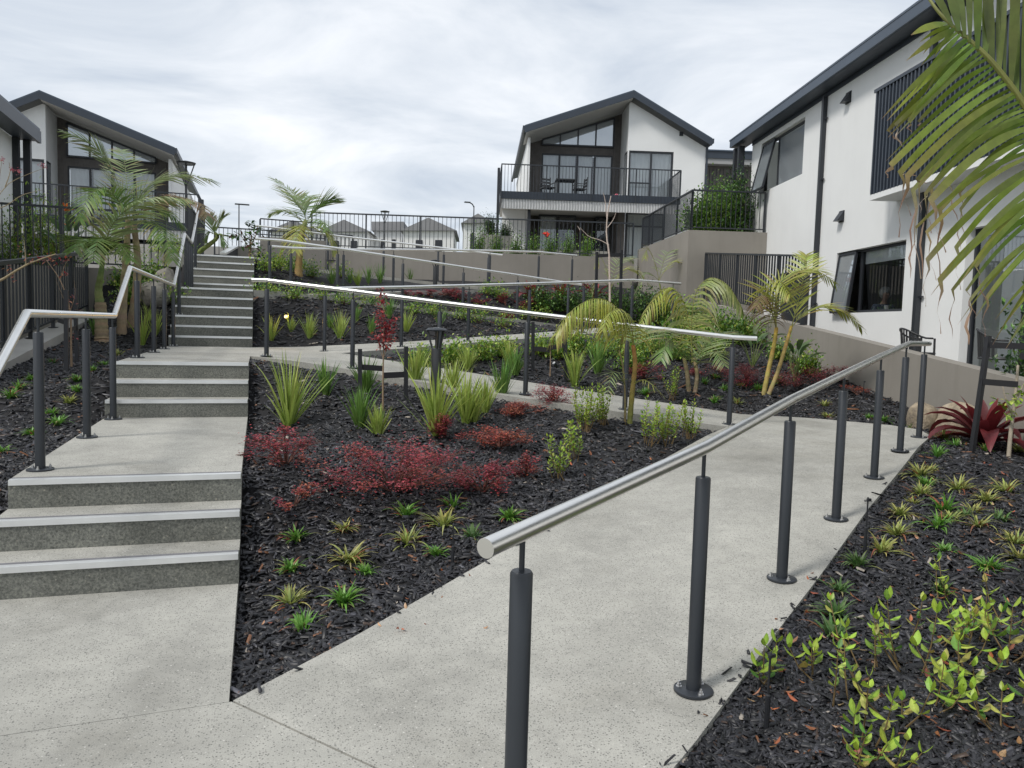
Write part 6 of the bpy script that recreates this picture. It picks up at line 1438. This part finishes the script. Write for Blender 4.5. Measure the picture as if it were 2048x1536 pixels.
strelitzia(gp(1505, 735), 85, 'broad-leaved plant right of the end of the middle handrail')
strelitzia(gp(1590, 765), 95, 'broad-leaved plant behind the yellow palm stems, against the low wall')
strelitzia(np.array([-3.6, 13.6, 2.28]), 120, 'orange-flowered plant behind the railing below the left house', 10, True)

# terrace hedges, topiary and pots
def lbush(P, w, h, pal, label, name='hedge_shrub', cat='shrub', **k): return bush(name, label, cat, np.array(P, float), w/2, h, pal, **k)
lbush(SL(22.2, 6.15, 4.14), 1.0, 1.45, GREEN+LIME[1:2], 'left, lightest shrub of the dense hedge behind the terrace railing', nb=60, per=60, leafL=0.075, lo=0.02)
lbush(SL(22.3, 6.8, 4.14), 1.1, 1.75, GREEN, 'middle shrub of the dense hedge behind the terrace railing', nb=60, per=60, leafL=0.075, lo=0.02)
lbush(SL(22.5, 7.35, 4.14), 0.9, 2.15, DKGREEN+GREEN[:1], 'tallest, darkest shrub of the hedge beside the white building', nb=60, per=50, leafL=0.075, lo=0.02)
kc = ('upright green hedge shrub', 'behind the left railing')
for x, y_, w, h in ((-4.85, 14.4, 0.55, 1.5), (-4.35, 14.6, 0.5, 2.0), (-3.95, 14.5, 0.5, 1.6)):
    b_ = lbush((x, y_, 2.28), w, h, GREEN[1:]+LIME[:3], 'x', nb=40, per=34, leafL=0.075, lo=0.02, asp=0.35); row(kc, b_, (x, y_, 2.28))
def sxy(px, s): return SL(s, (px-960)/F_PX*s, 0)[:2]
kc = ('small upright terrace shrub', 'behind the long railing')
for px, h, w in ((952, 1.15, 0.5), (988, 0.9, 0.34), (1028, 0.85, 0.36), (1062, 0.95, 0.42), (1096, 0.95, 0.46), (1131, 0.95, 0.44), (1168, 0.95, 0.44)):
    x, y_ = sxy(px, 28.7); b_ = lbush((x, y_, 3.96), w, h, GREEN+LIME[1:2], 'x', name='terrace_shrub', nb=34, per=34, leafL=0.06, lo=0.02); row(kc, b_, (x, y_, 3.96))
    if px == 1096:
        f_ = MB()
        for k in range(14): p = np.array((-0.28, -0.2, 0.84)); f_.bar(p, p+randdir(-0.6, 1)*rnd.uniform(0.08, 0.17), 0.06, 0.05)
        f_.build('flower', 'red_flower', b_)
for px, s_, lab_ in ((976, 30.4, 'taller cone-shaped shrub in a beige planter left of the central house'), (1004, 30.6, 'shorter dark cone shrub in a beige planter under the balcony edge')):
    x, y_ = sxy(px, s_); q = np.array((x, y_, 3.96))
    r_ = thing('planter', f'square beige planter box {"under the taller cone shrub" if px == 976 else "under the shorter dark cone shrub"}', 'planter', q, ANG_R)
    mb = MB(); mb.add([(-.24, -.24, 0), (.24, -.24, 0), (.24, .24, 0), (-.24, .24, 0), (-.30, -.30, .95), (.30, -.30, .95), (.30, .30, .95), (-.30, .30, .95), (-.25, -.25, .95), (.25, -.25, .95), (.25, .25, .95), (-.25, .25, .95), (-.25, -.25, .88), (.25, -.25, .88), (.25, .25, .88), (-.25, .25, .88)],
                      [(0, 1, 5, 4), (1, 2, 6, 5), (2, 3, 7, 6), (3, 0, 4, 7), (4, 5, 9, 8), (5, 6, 10, 9), (6, 7, 11, 10), (7, 4, 8, 11), (8, 9, 13, 12), (9, 10, 14, 13), (10, 11, 15, 14), (11, 8, 12, 15)]); mb.build('box', 'beige_planter', r_); MB().box((-.25, -.25, .85), (.25, .25, .879)).build('soil', 'soil', r_)
    lbush(q+np.array((0, 0, 0.88)), 0.55, 0.95 if px == 976 else 0.6, DKGREEN, lab_, 'topiary', nb=60, per=34, leafL=0.05, lo=0.02)
# terrace low wall behind the shrubs
mb = MB(); mb.poly([(*sxy(1000, 30.0), 3.96), (*sxy(1215, 30.0), 3.96), (*sxy(1215, 30.0), 4.42), (*sxy(1000, 30.0), 4.42)], np.array(dd)*0.2); tag(mb.build('garden_wall', 'beige_planter', None, (*sxy(1000, 30.0), 3.96)), 'low beige planter wall in front of the central house ground floor', 'wall')

# chairs by the white building and on the balcony
def tub_chair(loc, rotz, label):
    r_ = thing('chair', label, 'chair', loc, rotz)
    arc = [(0.27*math.cos(a), 0.27*math.sin(a)) for a in np.linspace(-0.35, PI+0.35, 19)]
    MB().tube([(x, y_, 0.66+0.14*max(0, math.sin(np.linspace(-0.35, PI+0.35, 19)[i]))**1.5) for i, (x, y_) in enumerate(arc)], 0.014, 8).build('arm_rail', 'wicker', r_)
    for i in range(3, 16):
        x, y_ = arc[i]; zt = 0.66+0.14*max(0, math.sin(np.linspace(-0.35, PI+0.35, 19)[i]))**1.5
        MB().bar((x*0.98, y_*0.98, zt), (x*0.86, y_*0.86, 0.43), 0.028, 0.008).build('back_slat', 'wicker', r_)
    smooth_by(MB().lathe([(0.235, 0.41), (0.245, 0.425), (0.235, 0.445)], 20).build('seat', 'wicker', r_))
    for x, y_ in ((0.2, 0.17), (-0.2, 0.17), (0.25, -0.12), (-0.25, -0.12)): MB().bar((x, y_, 0.66 if y_ < 0 else 0.42), (x*1.05, y_*1.1, 0.0), 0.024, 0.024, (1, 0, 0)).build('leg', 'wicker', r_)
tub_chair(SL(11.9, 6.75, 0.84), 1.2, 'dark woven tub chair left of the other, against the white building behind the low wall')
tub_chair(SL(10.0, 6.75, 0.84), 0.7, 'dark tub chair half hidden by shrubs, in front of the glazed door')
kc = ('leafy green shrub', 'behind the garden wall, far right')
for s_, l_, h in ((8.9, 6.6, 1.25), (8.3, 6.75, 1.4), (7.8, 6.6, 1.3)):
    P_ = SL(s_, l_, 0.84); b_ = lbush(P_, 0.75, h, DKGREEN+GREEN[:2], 'x', nb=50, per=46, leafL=0.07, lo=0.02); row(kc, b_, P_)
def garden_chair(loc, rotz, label):
    r_ = thing('chair', label, 'chair', loc, rotz)
    MB().box((-0.24, -0.24, 0.40), (0.24, 0.24, 0.44)).build('seat', 'wicker', r_)
    for k in range(3): MB().bar((-0.23, 0.24+0.02*k, 0.55+0.13*k), (0.23, 0.24+0.02*k, 0.55+0.13*k), 0.02, 0.08).build('back_slat', 'wicker', r_)
    for x in (-0.22, 0.22):
        MB().bar((x, -0.22, 0), (x, -0.22, 0.62), 0.03, 0.03, (1, 0, 0)).build('leg', 'wicker', r_); MB().bar((x, 0.24, 0), (x, 0.28, 0.9), 0.03, 0.03, (1, 0, 0)).build('leg', 'wicker', r_); MB().bar((x, -0.24, 0.62), (x, 0.26, 0.62), 0.04, 0.025).build('armrest', 'wicker', r_)
def hloc(u, w, z): return SL(33.0+w, 5.91+u, 4.15+z)
garden_chair(hloc(-3.3, -0.4, 2.58), ANG_R+0.3, 'dark slatted chair left of the table on the central house balcony'); garden_chair(hloc(-2.0, -0.3, 2.58), ANG_R-1.4, 'dark slatted chair right of the table on the central house balcony')
r_ = thing('table', 'small dark table on the balcony of the central house', 'table', hloc(-2.6, -0.5, 2.58), ANG_R); MB().box((-0.4, -0.35, 0.70), (0.4, 0.35, 0.74)).build('tabletop', 'wicker', r_)
for x in (-.34, .34):
    for y_ in (-.3, .3): MB().bar((x, y_, 0), (x, y_, 0.7), 0.035, 0.035, (1, 0, 0)).build('leg', 'wicker', r_)
r_ = thing('cushion', 'pink and white bundle behind the balcony railing of the central house', 'cushion', hloc(-0.55, -0.9, 2.58), ANG_R)
for (x, z, m_, s_) in ((0, 0.14, 'pink', .075), (0.12, 0.09, 'paper', .085), (-0.1, 0.08, 'paper', .08)):
    smooth_by(MB().lathe([(0.01, -s_), (s_*0.7, -s_*0.7), (s_, 0), (s_*0.75, s_*0.65), (0.01, s_)], 14, (x, 0, z)).build('cloth', m_, r_))

# seated person behind the lower window of the white building
def rot_s(v): return v
PB = SL(16.35, 8.42, 1.14)
per = thing('person', 'seated person with curly grey hair and blue patterned top behind the lower window', 'person', PB, math.atan2(-dd[1], -dd[0]))
# local x = forward (towards the camera side), y = left
def skin_body(name, chain, rad, mat, parent, sub=2):
    me = bpy.data.meshes.new(name); me.from_pydata([c[0] for c in chain], [(c[1], i) for i, c in enumerate(chain) if c[1] is not None], [])
    o_ = bpy.data.objects.new(name, me); COL.objects.link(o_); o_.parent = parent; me.materials.append(MAT[mat])
    o_.modifiers.new('skin', 'SKIN')
    for i, r in enumerate(rad): me.skin_vertices[0].data[i].radius = r if isinstance(r, tuple) else (r, r)
    me.skin_vertices[0].data[0].use_root = True
    sd_ = o_.modifiers.new('sub', 'SUBSURF'); sd_.levels = sub; sd_.render_levels = sub
    return o_
ch = [((0, 0, .50), None), ((0.03, 0, .72), 0), ((0.06, 0, .92), 1), ((0.09, 0, 1.05), 2), ((0.12, 0, 1.13), 3), ((0.15, 0, 1.21), 4), ((0.165, 0, 1.31), 5),
      ((0.07, .17, .98), 2), ((0.16, .24, .74), 7), ((0.36, .16, .68), 8), ((0.44, .12, .70), 9), ((0.07, -.17, .98), 2), ((0.16, -.24, .74), 11), ((0.36, -.14, .68), 12), ((0.44, -.08, .70), 13),
      ((0.22, .11, .47), 0), ((0.48, .12, .46), 15), ((0.50, .12, .10), 16), ((0.22, -.11, .47), 0), ((0.48, -.12, .46), 18), ((0.50, -.12, .10), 19)]
skin_body('body', ch, [(.15, .13), (.14, .12), (.15, .11), (.06, .06), (.05, .05), (.085, .075), (.07, .065), .055, .045, .036, .034, .055, .045, .036, .034, .085, .065, .045, .085, .065, .045], 'skin', per)
ch2 = [((0, 0, .48), None), ((0.03, 0, .72), 0), ((0.065, 0, .93), 1), ((0.08, 0, 1.03), 2), ((0.07, .18, .98), 2), ((0.14, .245, .78), 4), ((0.07, -.18, .98), 2), ((0.14, -.245, .78), 6)]
skin_body('blouse', ch2, [(.17, .15), (.165, .145), (.17, .13), (.085, .08), .075, .068, .075, .068], 'blouse', per)
mb = MB(); nu, nv = 26, 18; vs = []; fs_ = []
for j in range(nv+1):
    for i in range(nu):
        th = PI*j/nv; ph = 2*PI*i/nu; k = 1+0.07*math.sin(9*ph+2*th)*math.sin(8*th)+0.05*math.sin(17*ph)*math.sin(13*th)
        x, y_, z = math.sin(th)*math.cos(ph), math.sin(th)*math.sin(ph), math.cos(th)
        if x > 0.35 and z < 0.35: k *= 0.62
        vs.append((0.125+x*0.125*k, y_*0.12*k, 1.275+z*0.125*k))
for j in range(nv):
    for i in range(nu): a = j*nu+i; b_ = j*nu+(i+1) % nu; fs_.append((a, a+nu, b_+nu, b_))
mb.add(vs, fs_); mb.build('hair', 'hair', per, smooth=True)
MB().lathe([(0.004, -0.02), (0.014, -0.012), (0.012, 0.01), (0.003, 0.03)], 8, (0.248, 0, 1.235)).build('nose', 'skin', per)
for y_ in (-.03, .03): MB().lathe([(0.001, -.008), (0.010, 0), (0.001, .008)], 8, (0.235, y_, 1.268)).build('eye', 'stake', per)
r_ = thing('table', 'table edge with papers behind the lower window of the white building', 'table', SL(15.8, 8.42, 1.0), ANG_R); MB().box((-0.45, -0.55, 0.93), (0.9, 0.45, 0.97)).build('tabletop', 'cladding', r_)
for x in (-.4, .84):
    for y_ in (-.5, .4): MB().bar((x, y_, 0), (x, y_, 0.93), 0.05, 0.05, (1, 0, 0)).build('leg', 'cladding', r_)
smooth_by(tag(MB().lathe([(0.03, 0), (0.05, 0.16)], 14).build('cup', 'paper', None, None), 'white cup on the table behind the lower window', 'cup')).location = SL(15.55, 8.12, 1.97)
r_ = thing('chair', 'dark chair under the seated person behind the window', 'chair', SL(16.38, 8.42, 1.14), math.atan2(-dd[1], -dd[0])); MB().box((-.22, -.22, .34), (.26, .22, .39)).build('seat', 'wicker', r_); MB().box((-.26, -.22, .39), (-.22, .22, .85)).build('backrest', 'wicker', r_)
for x in (-.2, .22):
    for y_ in (-.19, .19): MB().bar((x, y_, 0), (x, y_, .34), .03, .03, (1, 0, 0)).build('leg', 'wicker', r_)

# fallen leaves on the mulch
lv = MB()
def dead(px, py, L, col):
    q = gp(px, py)+np.array((0, 0, 0.028)); az = rnd.uniform(0, 6.3); el = rnd.uniform(-0.2, 0.5); d = np.array((math.cos(az)*math.cos(el), math.sin(az)*math.cos(el), math.sin(el))); sd = unit(np.cross(Zv, d)+0.4*randdir(-1, 1)); leaf6(lv, q, d, sd, L, L*0.45, col, 0.4, 0.3)
DC = [(0.42, 0.19, 0.09), (0.34, 0.12, 0.05), (0.50, 0.30, 0.17), (0.28, 0.09, 0.05), (0.45, 0.14, 0.06)]
for k in range(70): dead(rnd.uniform(1500, 2040), rnd.uniform(1150, 1530), rnd.uniform(0.03, 0.055), jit(rnd.choice(DC), 0.25))
for k in range(40): dead(rnd.uniform(500, 1000), rnd.uniform(1000, 1280), rnd.uniform(0.02, 0.04), jit(rnd.choice(DC), 0.25))
for k in range(16): dead(rnd.uniform(1080, 1450), rnd.uniform(880, 960), rnd.uniform(0.03, 0.05), jit(rnd.choice(DC), 0.25))
for k in range(30): dead(rnd.uniform(1800, 2040), rnd.uniform(930, 1150), rnd.uniform(0.03, 0.05), jit(rnd.choice(DC), 0.25))
ob = lv.build('fallen_leaves', 'leaf'); ob['kind'] = 'stuff'; ob['label'] = 'brown fallen leaves scattered on the black mulch'; ob['category'] = 'leaves'
finish_rows()
